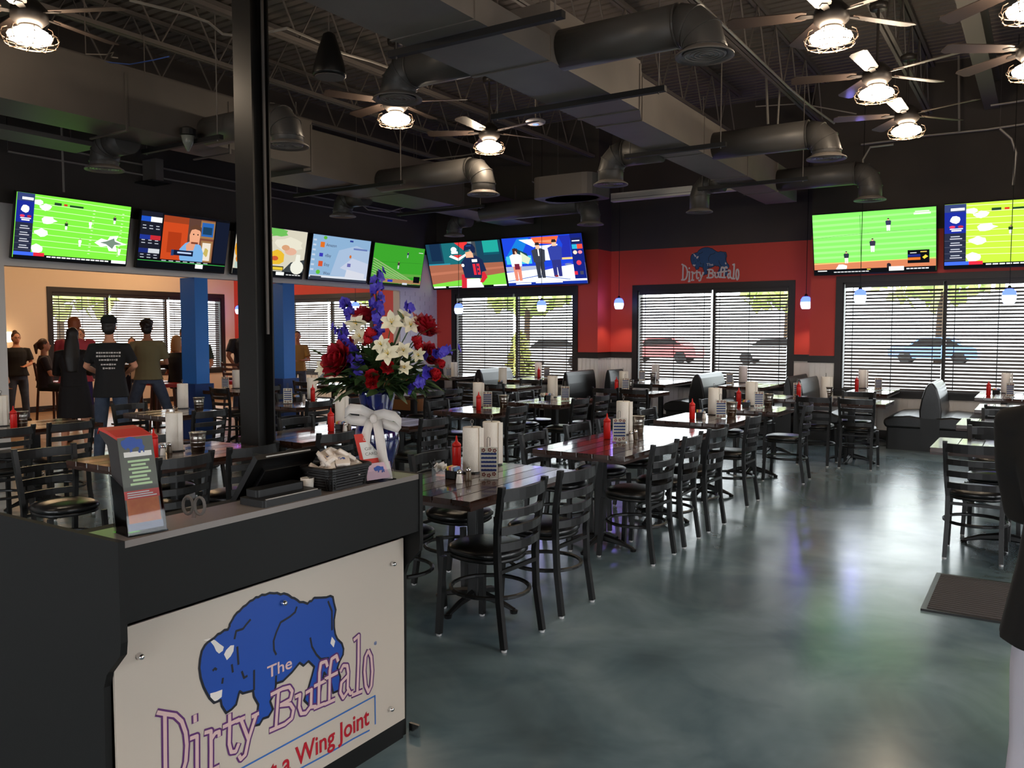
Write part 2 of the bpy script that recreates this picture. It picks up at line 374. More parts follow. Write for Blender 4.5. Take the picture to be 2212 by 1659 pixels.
def blind(label, axis, a0, a1, p, z0, z1, sgn=1):
    """horizontal slat blind hung just inside the reveal"""
    L = a1-a0; rz = 0 if axis == 'x' else PI/2
    loc = ((a0+a1)/2, p+sgn*.045, 0) if axis == 'x' else (p+sgn*.045, (a0+a1)/2, 0)
    r = thing('venetian_blind', label, 'blind', loc, rz if sgn == 1 else PI/2, 'dark slatted blinds in the windows')
    MB().box((0, 0, z1-.03), (L, .06, .06)).build('headrail', M_trim, r); MB().box((0, 0, z0+.012), (L-.01, .05, .02)).build('bottom_rail', M_slat, r)
    pitch = .0515; n = int((z1-.07-z0-.03)/pitch)
    sm = MB().box((0, 0, 0), (L-.01, .050, .0035)).mesh('slat', M_slat)
    for i in range(n):
        o = bpy.data.objects.new('slat', sm); COL.objects.link(o); o.parent = r; o.location = (0, 0, z0+.05+i*pitch); o.rotation_euler = (math.radians(36), 0, 0)
    for x in (-L/2+.12, L/2-.12, 0):
        MB().box((x, -.027, (z0+z1)/2), (.012, .002, z1-z0-.05)).build('ladder_tape', M_trim, r)
    return r
zb0, zb1 = ZW0+CS+.02, ZW1-CS-.02
BL = [('w1', -8.72, 'window under the pair of corner televisions'), ('w2', -4.93, 'window under the painted bison logo'), ('w3', -1.24, 'window behind the double booth bench'), ('w4', 2.25, 'window out of frame right of the booth'), ('wb', -13.75, 'window behind the blue columns and flowers')]
for wn, mu, d in BL:
    a0, a1 = WIN[wn]; pp = YR if wn == 'w2' else YB
    blind('dark slatted blind, left half of the %s' % d, 'x', a0+CS+.03, mu-.02, pp, zb0, zb1)
    blind('dark slatted blind, right half of the %s' % d, 'x', mu+.02, a1-CS-.03, pp, zb0, zb1)
for k, (a0, a1) in enumerate(((9.13, 10.34), (10.38, 11.76), (11.8, 13.17))):
    blind('dark slatted blind, %s part of the bar window behind the standing people' % ('left', 'middle', 'right')[k], 'y', a0, a1, XO, zb0, 2.41, sgn=-1)
# blue columns under the bulkhead
for y0, y1, d in ((7.74, 8.07, 'left, between the bar group and the black post'), (9.43, 9.78, 'right, just behind the black steel post')):
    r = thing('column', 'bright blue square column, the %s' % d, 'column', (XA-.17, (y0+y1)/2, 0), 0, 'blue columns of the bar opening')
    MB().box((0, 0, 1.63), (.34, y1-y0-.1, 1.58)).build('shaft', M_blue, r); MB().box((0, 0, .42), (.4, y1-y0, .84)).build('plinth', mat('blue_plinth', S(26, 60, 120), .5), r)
# half wall with counter ledge between columns (dark, behind tables)
# ---- outside: asphalt lot, cars, trees
g = MB().b2((-60, 14.4, -.25), (60, 90, -.15)).b2((-60, -40, -.25), (60, 14.4, -.15)).build('ground', mat('asphalt', S(150, 150, 148), .9)); struct(g); g.location = (0, 0, -.02)
def car(x, y, rz, m, label):
    r = thing('car', label, 'car', (x, y, -.17), rz)
    b = MB().ext([(-2.2, .35), (-2.25, .75), (-2.0, .95), (-1.2, 1.0), (-.6, 1.45), (.9, 1.48), (1.6, 1.02), (2.2, .9), (2.28, .5), (2.2, .3), (1.75, .3), (1.6, .6), (1.1, .6), (.95, .3), (-.95, .3), (-1.1, .6), (-1.6, .6), (-1.75, .3)], (0, -.85, 0), (1, 0, 0), (0, 0, 1), (0, 1.7, 0)); b.build('body', m, r)
    for s in (-1, 1):
        MB().ext([(-1.05, 1.02), (-.55, 1.38), (.85, 1.4), (1.4, 1.04)], (0, s*.86, 0), (1, 0, 0), (0, 0, 1), (0, s*.01, 0)).build('side_window', M_blackmat, r)
        for x0 in (-1.35, 1.35):
            wv = MB().lathe([(.12, -.1), (.32, -.1), (.34, -.05), (.34, .05), (.32, .1), (.12, .1)], n=18).build('wheel', M_black, r); wv.location = (x0, s*.78, .34); wv.rotation_euler = (PI/2, 0, 0)
    return r
car(-18.6, 45, .05, mat('car_red', S(238, 105, 105), .3), 'red car parked outside the left half of the logo window')
car(-20.5, 36, .1, mat('car_silver', S(200, 200, 205), .3), 'silver car parked outside left of the red car')
car(-5.2, 52, -.05, mat('car_blue', S(110, 150, 220), .3), 'blue car parked outside the right window')
car(-12.4, 46, .0, mat('car_white', S(235, 235, 235), .3), 'white car parked outside between the red and blue cars')
M_leafO = mat('tree_leaf', S(190, 198, 120), .8, noise=(3, .3, S(150, 165, 100))); M_bark = mat('bark', S(90, 72, 56), .9)
def tree(x, y, h, rr, label, cone=False):
    r = thing('tree', label, 'tree', (x, y, -.17), 0, 'trees beyond the parked cars')
    MB().tube([(0, 0, 0), (.1, 0, h*.5), (0, .1, h*.8)], 0, rs=[.22, .15, .06]).build('trunk', M_bark, r)
    mb = MB(); rnd = random.Random(int(x*10)+3)
    for k in range(260):
        if cone: t = rnd.random(); a = rnd.random()*6.28; q = rr*(1-t)*rnd.random()**.5; p = (q*math.cos(a), q*math.sin(a), .2+t*h); sz = .22
        else:
            a = rnd.random()*6.28; b = rnd.uniform(-1, 1); q = rnd.random()**.33; p = (rr*q*math.cos(a)*math.sqrt(1-b*b), rr*q*math.sin(a)*math.sqrt(1-b*b), h*.7+rr*.7*q*b); sz = .5
        mb.box(p, (sz*1.6, sz, .03), (rnd.uniform(-1.5, 1.5), rnd.uniform(-1.5, 1.5), rnd.random()*3))
    o = mb.build('foliage', M_leafO, r); o['kind'] = 'stuff'
for x, y, h, rr, l in ((-26, 42, 7, 3.2, 'leafy tree far behind the silver car'), (-17, 66, 8, 3.6, 'broad leafy tree behind the red car'), (-5, 52, 8, 3.6, 'tall leafy tree outside between the logo window and the right window'), (4, 52, 7, 3.4, 'leafy tree outside behind the white car'), (-40, 46, 7, 3.2, 'leafy tree seen through the window behind the flowers'), (-44, 24, 7, 3.5, 'leafy tree outside the bar window')):
    tree(x, y, h, rr, l)
tree(-10.9, 17.3, 1.45, .5, 'clipped bright green cone shrub just outside the corner window', True)
# ================================================================ STRUCTURE IN THE ROOM: post, joists, ducts
def ibeam(mb, c, hw, hd, tw, z0, z1):
    x, y = c
    mb.b2((x-hw, y-hd, z0), (x+hw, y-hd+tw, z1)); mb.b2((x-hw, y+hd-tw, z0), (x+hw, y+hd, z1)); mb.b2((x-tw/2, y-hd+tw, z0), (x+tw/2, y+hd-tw, z1))
r = thing('steel_post', 'black wide-flange steel post rising from floor to joists beside the flowers', 'column', (-5.1, 4.29, 0))
M_post = mat('black_post_paint', S(26, 25, 24), .4, noise=(4, .3, S(32, 31, 30)))
mb = MB(); ibeam(mb, (0, 0), .1, .085, .014, .02, 4.75); mb.build('shaft', M_post, r)
MB().box((0, 0, .01), (.3, .3, .02)).build('base_plate', M_post, r); MB().box((0, 0, 4.76), (.26, .26, .02)).build('cap_plate', M_post, r)
MB().box((.11, .02, 2.9), (.012, .02, 2.6)).build('conduit', M_steel, r)
# girder left-right over the post and open web joists front-back
def joist(x, label, z0=4.75, z1=5.47, y0=-4.9, y1=13.5):
    r = thing('roof_joist', label, 'joist', (x, 0, 0), 0, 'open web roof joists')
    MB().b2((-.045, y0, z0), (-.01, y1, z0+.045)).b2((.01, y0, z0), (.045, y1, z0+.045)).build('bottom_chord', M_steel, r)
    MB().b2((-.05, y0, z1-.05), (-.01, y1, z1)).b2((.01, y0, z1-.05), (.05, y1, z1)).build('top_chord', M_steel, r)
    mb = MB(); y = y0; k = 0
    while y < y1-.4:
        a, b = ((y, z0+.03), (y+.38, z1-.03)) if k % 2 == 0 else ((y, z1-.03), (y+.38, z0+.03))
        mb.tube([(0, a[0], a[1]), (0, b[0], b[1])], .011, n=5); y += .38; k += 1
    o = mb.build('web_bars', M_steel, r); o['kind'] = 'stuff'
for x, l in ((-9.4, 'roof joist above the left end televisions'), (-8.3, 'roof joist over the left rectangular duct'), (-6.95, 'roof joist running right of the left duct'), (-5.6, 'roof joist passing behind the two caged fan lights'), (-4.3, 'roof joist above the left edge of the big pale duct'), (-2.95, 'roof joist with cable bundle beside the big pale duct'), (-1.5, 'roof joist directly over the right row of fans'), (-.1, 'roof joist right of the right row of fans'), (1.3, 'roof joist over the right edge'), (2.7, 'roof joist beyond the right edge')):
    joist(x, l)
r = thing('steel_girder', 'deep steel girder crossing over the black post', 'beam', (0, 4.29, 0))
MB().b2((-10.55, -.09, 4.77), (4.9, .09, 4.79)).b2((-10.55, -.09, 5.14), (4.9, .09, 5.16)).build('flange', M_steel, r); MB().b2((-10.55, -.006, 4.79), (4.9, .006, 5.14)).build('web', M_steel, r)
r = thing('steel_beam', 'heavy dark beam running toward the windows at upper right', 'beam', (-.72, 0, 0)); MB().b2((-.09, 4.5, 4.72), (.09, 13.5, 4.74)).b2((-.09, 4.5, 5.1), (.09, 13.5, 5.12)).build('flange', M_steel, r); MB().b2((-.008, 4.5, 4.74), (.008, 13.5, 5.1)).build('web', M_steel, r)
# big pale rectangular duct, right
r = thing('supply_duct', 'large pale painted rectangular duct running from overhead toward the logo wall', 'duct', (0, 0, 0))
MB().b2((-3.8, -2, 3.6), (-3.11, 5.35, 3.78)).build('front_section', M_duct, r)
MB().b2((-3.72, 5.35, 3.6), (-3.11, 6.95, 4.03)).build('middle_section', M_duct, r)
MB().ext([(-3.72, 0), (-3.11, 0), (-3.25, .35), (-3.72, .35)], (0, 6.95, 3.6), (1, 0, 0), (0, 1, 0), (0, 0, .43)).build('reducer', M_duct, r)
MB().b2((-3.72, 7.3, 3.6), (-3.25, 13.1, 4.0)).build('rear_section', M_duct, r)
for y in (1.2, 2.8, 4.4, 5.36, 6.94, 7.31, 9.0, 10.6, 12.0):
    mb = MB(); mb.b2((-3.81 if y < 5.4 else -3.73, y-.012, 3.592), (-3.102 if y < 7 else -3.242, y+.012, 3.6)); mb.b2((-3.11 if y < 7 else -3.25, y-.012, 3.6), (-3.1 if y < 7 else -3.24, y+.012, 3.78 if y < 5.4 else 4.0)); mb.build('seam_flange', M_duct, r)
# dark rectangular duct, left
r = thing('supply_duct', 'large dark rectangular duct above the left televisions', 'duct', (0, 0, 0))
M_dkduct = mat('dark_duct_metal', S(74, 69, 65), .5, noise=(2, .3, S(86, 80, 75)))
MB().b2((-8.1, -2, 3.6), (-7.5, 7.2, 4.15)).build('front_section', M_dkduct, r)
MB().b2((-8.45, 7.2, 3.55), (-7.65, 10.5, 4.1)).build('middle_section', M_dkduct, r); MB().b2((-8.6, 10.5, 3.6), (-7.95, 13.1, 3.95)).build('rear_section', M_dkduct, r)
for y in (3.0, 4.8, 6.0, 7.19, 9.0, 10.5, 12):
    mb = MB(); mb.b2((-8.12 if y < 7.2 else -8.46, y-.012, 3.545), (-7.49 if y < 7.2 else -7.64, y+.012, 3.56)); mb.b2((-7.5 if y < 7.2 else -7.66, y-.012, 3.56), (-7.49 if y < 7.2 else -7.64, y+.012, 4.1)); mb.build('seam_flange', M_dkduct, r)
# return plenum high between the ducts
# round branch ducts: out sideways, mitred elbow down, round grille
def branch(x0, x1, y, z, R, drop, label, zoff=0):
    R *= 1.05
    r = thing('branch_duct', label, 'duct', (0, 0, 0), 0, 'round branch ducts with round grilles')
    s = 1 if x1 > x0 else -1; B_ = R*1.25; xc = x1-s*B_
    arc = [(xc+s*B_*math.sin(t), y, z-B_*(1-math.cos(t))) for t in (0, PI/6, PI/3, PI/2)]
    MB().tube([(x0, y, z), arc[0]], R, n=22).build('pipe', M_duct2, r, smooth=True)
    zb = min(z-drop, z-B_-.03)
    mb = MB(); mb.tube(arc+[(x1, y, zb)], R*.99, n=22); mb.build('elbow', M_duct2, r, smooth=True)
    for t in (0, PI/6, PI/3, PI/2):
        p = Vector((xc+s*B_*math.sin(t), y, z-B_*(1-math.cos(t)))); d = Vector((s*math.cos(t), 0, -math.sin(t))); MB().tube([p-d*.006, p+d*.006], R*1.035, n=22).build('elbow_seam', M_duct2, r)
    zc = zb
    MB().lathe([(R*.96, .04), (R*1.02, .03), (R*1.35, 0), (R*1.35, -.012), (R*1.0, .012), (R*.96, .03)], (x1, y, zc), n=28).build('grille_flange', M_duct, r, smooth=True)
    mb = MB()
    for k in range(4):
        rr = R*(.2+k*.22); mb.lathe([(rr, .0), (rr+.006, -.01), (rr+R*.12, .012), (rr+R*.1, .02)], (x1, y, zc+.005), n=20)
    mb.build('grille_rings', M_duct, r); return r
RR = .145
branch(-3.12, -2.01, 5.55, 3.73, .14, .23, 'fat round branch duct with ringed grille, nearest on the right of the pale duct')
branch(-3.26, -2.02, 9.35, 3.74, RR, .27, 'round branch duct with grille, second on the right of the pale duct')
branch(-3.26, -2.03, 12.05, 3.76, RR, .37, 'round branch duct with grille, farthest on the right of the pale duct')
branch(-3.81, -4.78, 5.6, 3.86, .15, .22, 'dark round branch duct with elbow above the left caged fan light')
branch(-3.73, -4.37, 8.95, 3.7, RR, .34, 'dark round branch duct left of the pale duct above the screen case')
branch(-3.73, -4.08, 11.15, 3.66, .13, .38, 'dark round branch duct left of the pale duct near the logo wall')
branch(-7.49, -6.3, 5.73, 3.72, RR, .28, 'dark round branch duct with shiny elbow just behind the black post')
branch(-7.64, -5.97, 8.62, 3.66, RR, .32, 'dark round branch duct under the fan light left of centre')
branch(-7.94, -5.93, 11.45, 3.6, RR, .33, 'dark round branch duct above the studio television')
branch(-8.11, -8.55, 5.2, 3.62, .14, .26, 'short round branch duct with wide grille above the first television')
branch(-8.46, -8.95, 9.2, 3.62, .14, .26, 'short round branch duct with grille above the food advert television')
branch(-8.61, -8.95, 12.0, 3.6, .13, .26, 'short round branch duct with grille in the far left corner')
# black strut bars carrying the ducts
def strut(x0, x1, y, z, label):
    r = thing('hanger_strut', label, 'strut', (0, 0, 0), 0, 'black strut trapeze bars under the ducts')
    MB().b2((x0, y-.025, z-.045), (x1, y+.025, z)).build('channel', M_strut, r)
    for x in (x0+.06, x1-.06): MB().tube([(x, y, z-.06), (x, y, 4.8)], .006, n=6).build('threaded_rod', M_steel, r)
strut(-3.95, -2.55, 4.55, 3.59, 'black strut bar under the pale duct, nearest the round elbow')
strut(-4.3, -2.62, 6.35, 3.59, 'long black strut bar under the pale duct with its end seen at centre')
strut(-4.0, -2.85, 8.55, 3.59, 'black strut bar under the pale duct right of the screen case')
strut(-4.05, -2.6, 11.0, 3.59, 'black strut bar under the far end of the pale duct')
strut(-8.3, -7.0, 5.5, 3.59, 'black strut bar under the left duct beside the post')
strut(-8.9, -6.9, 8.2, 3.54, 'black strut bar under the left duct in mid view')
strut(-8.9, -7.2, 10.4, 3.54, 'black strut bar under the far end of the left duct')
# ================================================================ CEILING FANS WITH CAGED LIGHTS
M_bulb = emis('lamp_glow', (1, .80, .58, 1), LAMP_STR); M_blade = mat('brown_blade', S(66, 55, 49), .45, coat=.1); M_bronze = mat('fan_bronze', S(40, 36, 34), .4)
M_cage = mat('cage_wire', S(120, 100, 85), .4, metal=.6)
fan0 = None
def fan(px, py, z, a0, label):
    global fan0
    p = atz(px, py, z) if not isinstance(px, tuple) else Vector((px[0], px[1], z))
    if fan0 is None:
        r = fan0 = thing('ceiling_fan', label, 'fan', p, a0, 'caged ceiling fan lights')
        MB().lathe([(.02, 0), (.075, 0), (.085, .05), (.03, .08), (.02, .08)], (0, 0, .78-.02)).build('canopy', M_bronze, r, smooth=True)
        MB().tube([(0, 0, .25), (0, 0, .8)], .012).build('downrod', M_bronze, r)
        MB().lathe([(.03, .28), (.07, .26), (.125, .2), (.13, .12), (.09, .08), (.07, .07)], n=20).build('motor_housing', M_bronze, r, smooth=True)
        MB().lathe([(.04, .085), (.075, .08), (.08, .062), (.06, .058)], n=20).build('light_pan', M_bronze, r, smooth=True)
        MB().ell((0, 0, -.005), (.155, .155, .06), n=18, m=8).build('lamp_glass', M_bulb, r, smooth=True)
        mb = MB()
        for k in range(8):
            a = k*PI/4; mb.tube([((.15+.045*math.sin(t))*math.cos(a), (.15+.045*math.sin(t))*math.sin(a), .045-.12*(1-math.cos(t))/2) if t < 2.4 else (.17*math.cos(a), .17*math.sin(a), -.07) for t in (0, .8, 1.6, 2.4)]+[(.09*math.cos(a), .09*math.sin(a), -.078), (0, 0, -.08)], .0035, n=4)
        for rr, zz in ((.195, -.01), (.175, -.06), (.1, -.078)):
            mb.tube([(rr*math.cos(t*PI/10), rr*math.sin(t*PI/10), zz) for t in range(21)], .0035, n=4)
        mb.build('cage', M_cage, r)
        for k in range(5):
            a = k*2*PI/5; u = Vector((math.cos(a), math.sin(a), 0)); v = Vector((-math.sin(a), math.cos(a), .2)).normalized()
            b = MB().ext([(.18, -.045), (.22, -.06), (.72, -.075), (.76, -.05), (.76, .05), (.72, .075), (.22, .06), (.18, .045)], (0, 0, .17), u, v, (0, 0, .007)).build('blade', M_blade, r)
            MB().ext([(.09, -.018), (.22, -.03), (.26, 0), (.22, .03), (.09, .018)], (0, 0, .163), u, v, (0, 0, .006)).build('blade_arm', M_bronze, b)
    else: r = dup(fan0, p, a0, label)
    return r
fan(65, 78, 3.85, .46, 'ceiling fan with glowing caged light at the top left corner')
fan(855, 257, 3.85, 4.2, 'ceiling fan with glowing caged light hanging left of centre below a dark elbow duct')
fan(1057, 317, 3.85, -1.44, 'ceiling fan with caged light and one bright blade, nearest the white disc')
fan(1795, 80, 3.85, -1.62, 'ceiling fan with caged light, nearest of the three in the right row')
fan(1893, 201, 3.85, -1.62, 'ceiling fan with caged light, middle of the three in the right row')
fan(1958, 282, 3.85, -1.62, 'ceiling fan with caged light, farthest of the three in the right row')
fan(2228, 18, 3.85, 1.2, 'ceiling fan light cut by the top right corner')
fan(2230, 150, 3.85, 1.2, 'ceiling fan light cut by the right edge below the corner')
fan((-6.2, .6), None, 3.85, .5, 'ceiling fan light overhead left, out of the picture'); fan((-1.4, 3.2), None, 3.85, .5, 'ceiling fan light overhead right, out of the picture'); fan((-1.4, .4), None, 3.85, .9, 'ceiling fan light above the entrance side, out of the picture')
fan((1.2, 3.0), None, 3.85, .2, 'ceiling fan light over the right aisle, out of the picture')
# bar ceiling lamps over the group
for x, y, l in ((-14.2, 7.2, 'left'), (-14.2, 9.6, 'middle'), (-15.2, 11.2, 'right')):
    r = thing('pendant_lamp', 'warm round pendant lamp over the bar tables, hidden behind the bulkhead, %s' % l, 'lamp', (x, y, 3.3)); MB().ell((0, 0, 0), (.14, .14, .12)).build('globe', emis('bar_lamp_glow', (1, .68, .38, 1), 115), r, smooth=True); MB().tube([(0, 0, .1), (0, 0, 2.2)], .008).build('cord', M_black, r)
# ================================================================ CEILING ODDMENTS
p = atz(1157, 265, 4.1); r = thing('wireless_disc', 'white round wireless access disc under the ceiling near the bright fan blade', 'access point', p)
MB().lathe([(.02, .03), (.1, .03), (.12, .015), (.115, -.005), (.09, -.018), (.02, -.02)], n=24).build('housing', mat('disc_white', S(215, 212, 222), .4), r, smooth=True); MB().lathe([(.03, -.021), (.035, -.023), (.03, -.024)], n=16).build('status_light', emis('blue_led', (.2, .3, 1, 1), 2), r); MB().tube([(0, 0, .03), (0, 0, .62)], .01).build('stem', M_steel, r)
p = atz(712, 165, 3.75); r = thing('pendant_speaker', 'black bell shaped pendant speaker right of the post', 'speaker', p)
MB().lathe([(.02, .36), (.05, .34), (.09, .22), (.13, .08), (.14, .02), (.135, 0), (.12, -.005), (.02, 0)], n=20).build('shell', M_black, r, smooth=True); MB().tube([(0, 0, .35), (0, 0, 1.0)], .006).build('cable', M_steel, r)
MB().lathe([(.02, -.012), (.12, -.01), (.12, -.004), (.02, -.004)], n=20).build('grille', M_steel, r)
a, b = aty(1322, 436, 12.6), aty(1560, 412, 12.6)
r = thing('projection_screen_case', 'long white projection screen case hanging before the logo wall', 'screen case', (a.x, 12.6, a.z)); MB().rbox(((b.x-a.x)/2+.15, 0, .06), (b.x-a.x+.3, .14, .13), .03).build('case', mat('case_white', S(245, 240, 232), .4), r)
MB().box(((b.x-a.x)/2+.15, -.072, .03), (b.x-a.x+.28, .006, .006)).build('screen_slot', M_steel, r)
for x in (.2, b.x-a.x): MB().tube([(x, 0, .12), (x, 0, .95)], .006).build('hanger', M_steel, r)
def conduit(name, label, pts, rr=.012, m=M_condu, group='conduits and cables under the ceiling'):
    o = MB().tube(pts, rr, n=6).build(name, m)
    q = max(pts, key=lambda p: p[2])
    if q[2] < 5.3: MB().tube([(q[0], q[1], q[2]), (q[0], q[1], 5.5)], .003, n=4).build('hanger_wire', M_steel, o)
    return tag(o, label, 'conduit' if name == 'conduit' else 'cable', group)
def pz(seq, z): return [tuple(atz(x, y, z)) for x, y in seq]
conduit('conduit', 'pale cable bundle strapped along the joist right of the pale duct', [(-2.86, y, 4.74) for y in (2, 6, 9, 11)]+[(-2.7, 11.6, 4.6), (-2.5, 12.0, 4.45)], .015)
conduit('conduit', 'pale conduit bending along the joists left of the post', pz([(280, 0), (400, 30), (450, 48), (480, 73), (515, 78)], 4.5), .014)
conduit('conduit', 'pale conduit rising from the post toward the dark elbow duct', pz([(575, 70), (620, 61), (700, 95), (740, 115), (800, 132), (850, 150)], 4.5), .014)
conduit('conduit', 'pale conduit along the joist ending above the left duct', pz([(770, 310), (900, 345), (990, 362)], 4.4), .014)
conduit('cable', 'pale horizontal cable from the joist to the fan light', pz([(900, 347), (1000, 336), (1060, 326)], 4.4), .01)
conduit('conduit', 'pale conduit crossing right below the farthest right fan', [tuple(aty(x, y, 13.4)) for x, y in ((1860, 312), (1960, 300), (2000, 293), (2130, 280), (2212, 268))], .016)
conduit('cable', 'pale cable hanging down beside the right television', [tuple(aty(x, y, 13.3)) for x, y in ((2160, 278), (2185, 300), (2195, 330), (2188, 400))], .018)
conduit('cable', 'pale double cable dropping to the farthest round branch duct', [tuple(aty(x, y, 12.8)) for x, y in ((1930, 312), (1880, 318), (1864, 345), (1864, 370))], .014)
conduit('conduit', 'vertical pale conduit at the upper right by the heavy beam', [tuple(aty(x, y, 13.3)) for x, y in ((2071, 120), (2072, 285))], .015)
conduit('conduit', 'pale conduit crossing at the upper right corner', [tuple(aty(x, y, 12.5)) for x, y in ((2105, 130), (2160, 122), (2212, 114))], .014)
conduit('conduit', 'second pale conduit crossing at the right edge', [tuple(aty(x, y, 13.0)) for x, y in ((2140, 228), (2180, 222), (2212, 217))], .014)
conduit('conduit', 'vertical conduit drop behind the pale duct, left of the pair', [tuple(aty(x, y, 11.5)) for x, y in ((1655, 160), (1659, 268))], .018)
conduit('conduit', 'vertical conduit drop behind the pale duct, right of the pair', [tuple(aty(x, y, 11.5)) for x, y in ((1685, 180), (1680, 268))], .014)
conduit('cable', 'thin cable crossing behind the pair of vertical conduits', [tuple(aty(x, y, 12.0)) for x, y in ((1632, 230), (1730, 224), (1850, 246))], .008)
conduit('cable', 'pale looped cable above the pages television', [tuple(atx(x, y, -8.9)) for x, y in ((778, 440), (795, 453), (840, 457), (895, 442))], .01)
conduit('cable', 'Y-shaped pale wires above the corner televisions', [tuple(aty(x, y, 12.0)) for x, y in ((1150, 392), (1168, 402), (1172, 432))], .012)
conduit('cable', 'bright wire end above the corner televisions', [tuple(aty(x, y, 12.0)) for x, y in ((1205, 390), (1185, 394), (1172, 410))], .012)
conduit('cable', 'blue data cable sagging beside the first fan', pz([(185, 122), (220, 133), (280, 139), (330, 130), (365, 122)], 4.3), .006, mat('blue_cable', S(70, 100, 180), .5))
conduit('cable', 'white data cable above the blue one', pz([(186, 117), (230, 118), (245, 113), (240, 123), (255, 125)], 4.3), .006)
conduit('conduit', 'upper thin conduit on the black wall over the televisions', [(-10.55, y, 3.92) for y in (5.2, 8, 11, 12.6)], .014)
conduit('conduit', 'lower thin conduit on the black wall over the televisions', [(-10.55, y, 3.78) for y in (5.2, 8, 11, 12.6)], .014)
for px, l in ((340, 'first'), (625, 'second')):
    p = atx(px, 368, -10.3); r = thing('wall_bracket', 'dark steel bracket on the black wall over the televisions, %s from the left' % l, 'bracket', p); MB().box((-.1, 0, 0), (.3, .12, .3)).build('box', M_steel, r); MB().box((-.1, 0, -.16), (.4, .3, .02)).build('plate', M_strut, r)
p = atx(138, 420, -10.3); conduit('conduit', 'conduit dropping to the football television at far left', [(p.x, p.y, 3.35), (p.x, p.y, 4.6)], .014)
r = thing('fluorescent_batten', 'dark strip fixture hanging at the far left under the dark duct', 'light fixture', atz(30, 290, 3.7)); MB().box((0, 0, 0), (.5, 1.6, .05)).build('tray', M_steel, r)
for s in (-.6, .6): MB().tube([(0, s, 0), (0, s, 1.0)], .012).build('hanger', M_steel, r)
p = atz(1235, 425, 3.6); r = thing('ceiling_unit', 'dark suspended air unit with pale underside left of the screen case', 'air unit', p); MB().rbox((0, 0, .12), (1.0, .7, .3), .15).build('cabinet', M_steel, r); MB().lathe([(.1, -.03), (.42, -.03), (.45, 0), (.1, 0)], n=24, sy=.7).build('bottom_panel', mat('unit_underside', S(150, 140, 145), .6), r)
p = atz(406, 305, 3.55); r = thing('emergency_lamp', 'small clear cone lamp hanging left of the post', 'lamp', p); MB().lathe([(.01, -.1), (.05, -.02), (.07, .05), (.02, .06)], n=14).build('lens', mat('lamp_grey_glass', S(120, 125, 120), .15), r, smooth=True); MB().lathe([(.05, .06), (.08, .06), (.08, .12), (.04, .14)], n=14).build('cap', M_black, r)
# ================================================================ BLUE PENDANTS OVER THE BOOTHS
M_bluegl = emis('blue_shade_glow', (.06, .1, 1, 1), 4.5); M_whgl = emis('shade_core_glow', (.55, .66, 1, 1), 4)
pend0 = None
def pend(px, py, y, label):
    global pend0
    p = aty(px, py, y)
    if pend0 is None:
        r = pend0 = thing('pendant_lamp', label, 'lamp', p, 0, 'blue glass pendants over the booths')
        MB().lathe([(.02, .11), (.055, .10), (.08, .06), (.085, .02)], n=16).build('upper_shade', M_bluegl, r, smooth=True); MB().lathe([(.085, .02), (.086, -.02), (.072, -.075), (.064, -.082)], n=16).build('lower_shade', M_whgl, r, smooth=True)
        MB().lathe([(.005, .15), (.015, .15), (.03, .11), (.02, .10)], n=12).build('cap', M_black, r, smooth=True); MB().tube([(0, 0, .12), (0, 0, 3.42)], .005, n=5).build('cord', M_black, r)
        MB().lathe([(.056, -.09), (.064, -.086), (.062, -.078)], n=16).build('rim_ring', M_whgl, r)
    else: r = dup(pend0, p, 0, label)
    l = bpy.data.lights.new('pendant_bulb', 'SPOT'); l.energy = 28; l.color = (1, .82, .6); l.spot_size = 1.9; l.spot_blend = .6; l.shadow_soft_size = .03
    lo = bpy.data.objects.new('pendant_bulb', l); COL.objects.link(lo); lo.location = p+Vector((0, 0, -.09))
    l2 = bpy.data.lights.new('pendant_blue_glow', 'POINT'); l2.energy = 5; l2.color = (.25, .2, 1); l2.shadow_soft_size = .06
    lo = bpy.data.objects.new('pendant_blue_glow', l2); COL.objects.link(lo); lo.location = p+Vector((0, -.12, 0))
pend(991, 668, 12.9, 'blue glass pendant lamp at the left of the corner window'); pend(1170, 662, 12.9, 'blue glass pendant lamp in the middle of the corner window')
pend(1337, 657, 13.75, 'blue glass pendant lamp against the red wall left of the logo window'); pend(1741, 655, 13.75, 'blue glass pendant lamp against the red wall right of the logo window')
pend(1858, 641, 12.9, 'blue glass pendant lamp before the left half of the right window'); pend(2180, 641, 12.9, 'blue glass pendant lamp before the right half of the right window')
pend(516, 670, 13.2, 'blue glass pendant lamp seen in the bar left of the post'); pend(768, 664, 13.0, 'blue glass pendant lamp seen behind the flowers')
# ================================================================ TELEVISIONS
def em(r, g, b, k=1.0): return emis('screen_%d_%d_%d_%d' % (r, g, b, int(k*10)), S(r, g, b), TV_STR*k)
def person_pic(u, v, h, shirt, legs, skin=(225, 170, 140), hair=(40, 30, 30), asp=1.77):
    w_ = h*.17/asp*1.0
    return [(legs, [(u-w_*.7, v), (u-w_*.1, v), (u, v+h*.35), (u+w_*.1, v), (u+w_*.7, v), (u+w_*.8, v+h*.5), (u-w_*.8, v+h*.5)]), (shirt, [(u-w_, v+h*.45), (u+w_, v+h*.45), (u+w_*1.2, v+h*.78), (u+w_*.4, v+h*.84), (u-w_*.4, v+h*.84), (u-w_*1.2, v+h*.78)]), (skin, [(u-w_*.35, v+h*.82), (u+w_*.35, v+h*.82), (u+w_*.4, v+h*.95), (u-w_*.4, v+h*.95)]), (hair, [(u-w_*.45, v+h*.92), (u+w_*.45, v+h*.92), (u+w_*.3, v+h), (u-w_*.3, v+h)])]
def R_(c, u0, v0, u1, v1): return (c, [(u0, v0), (u1, v0), (u1, v1), (u0, v1)])
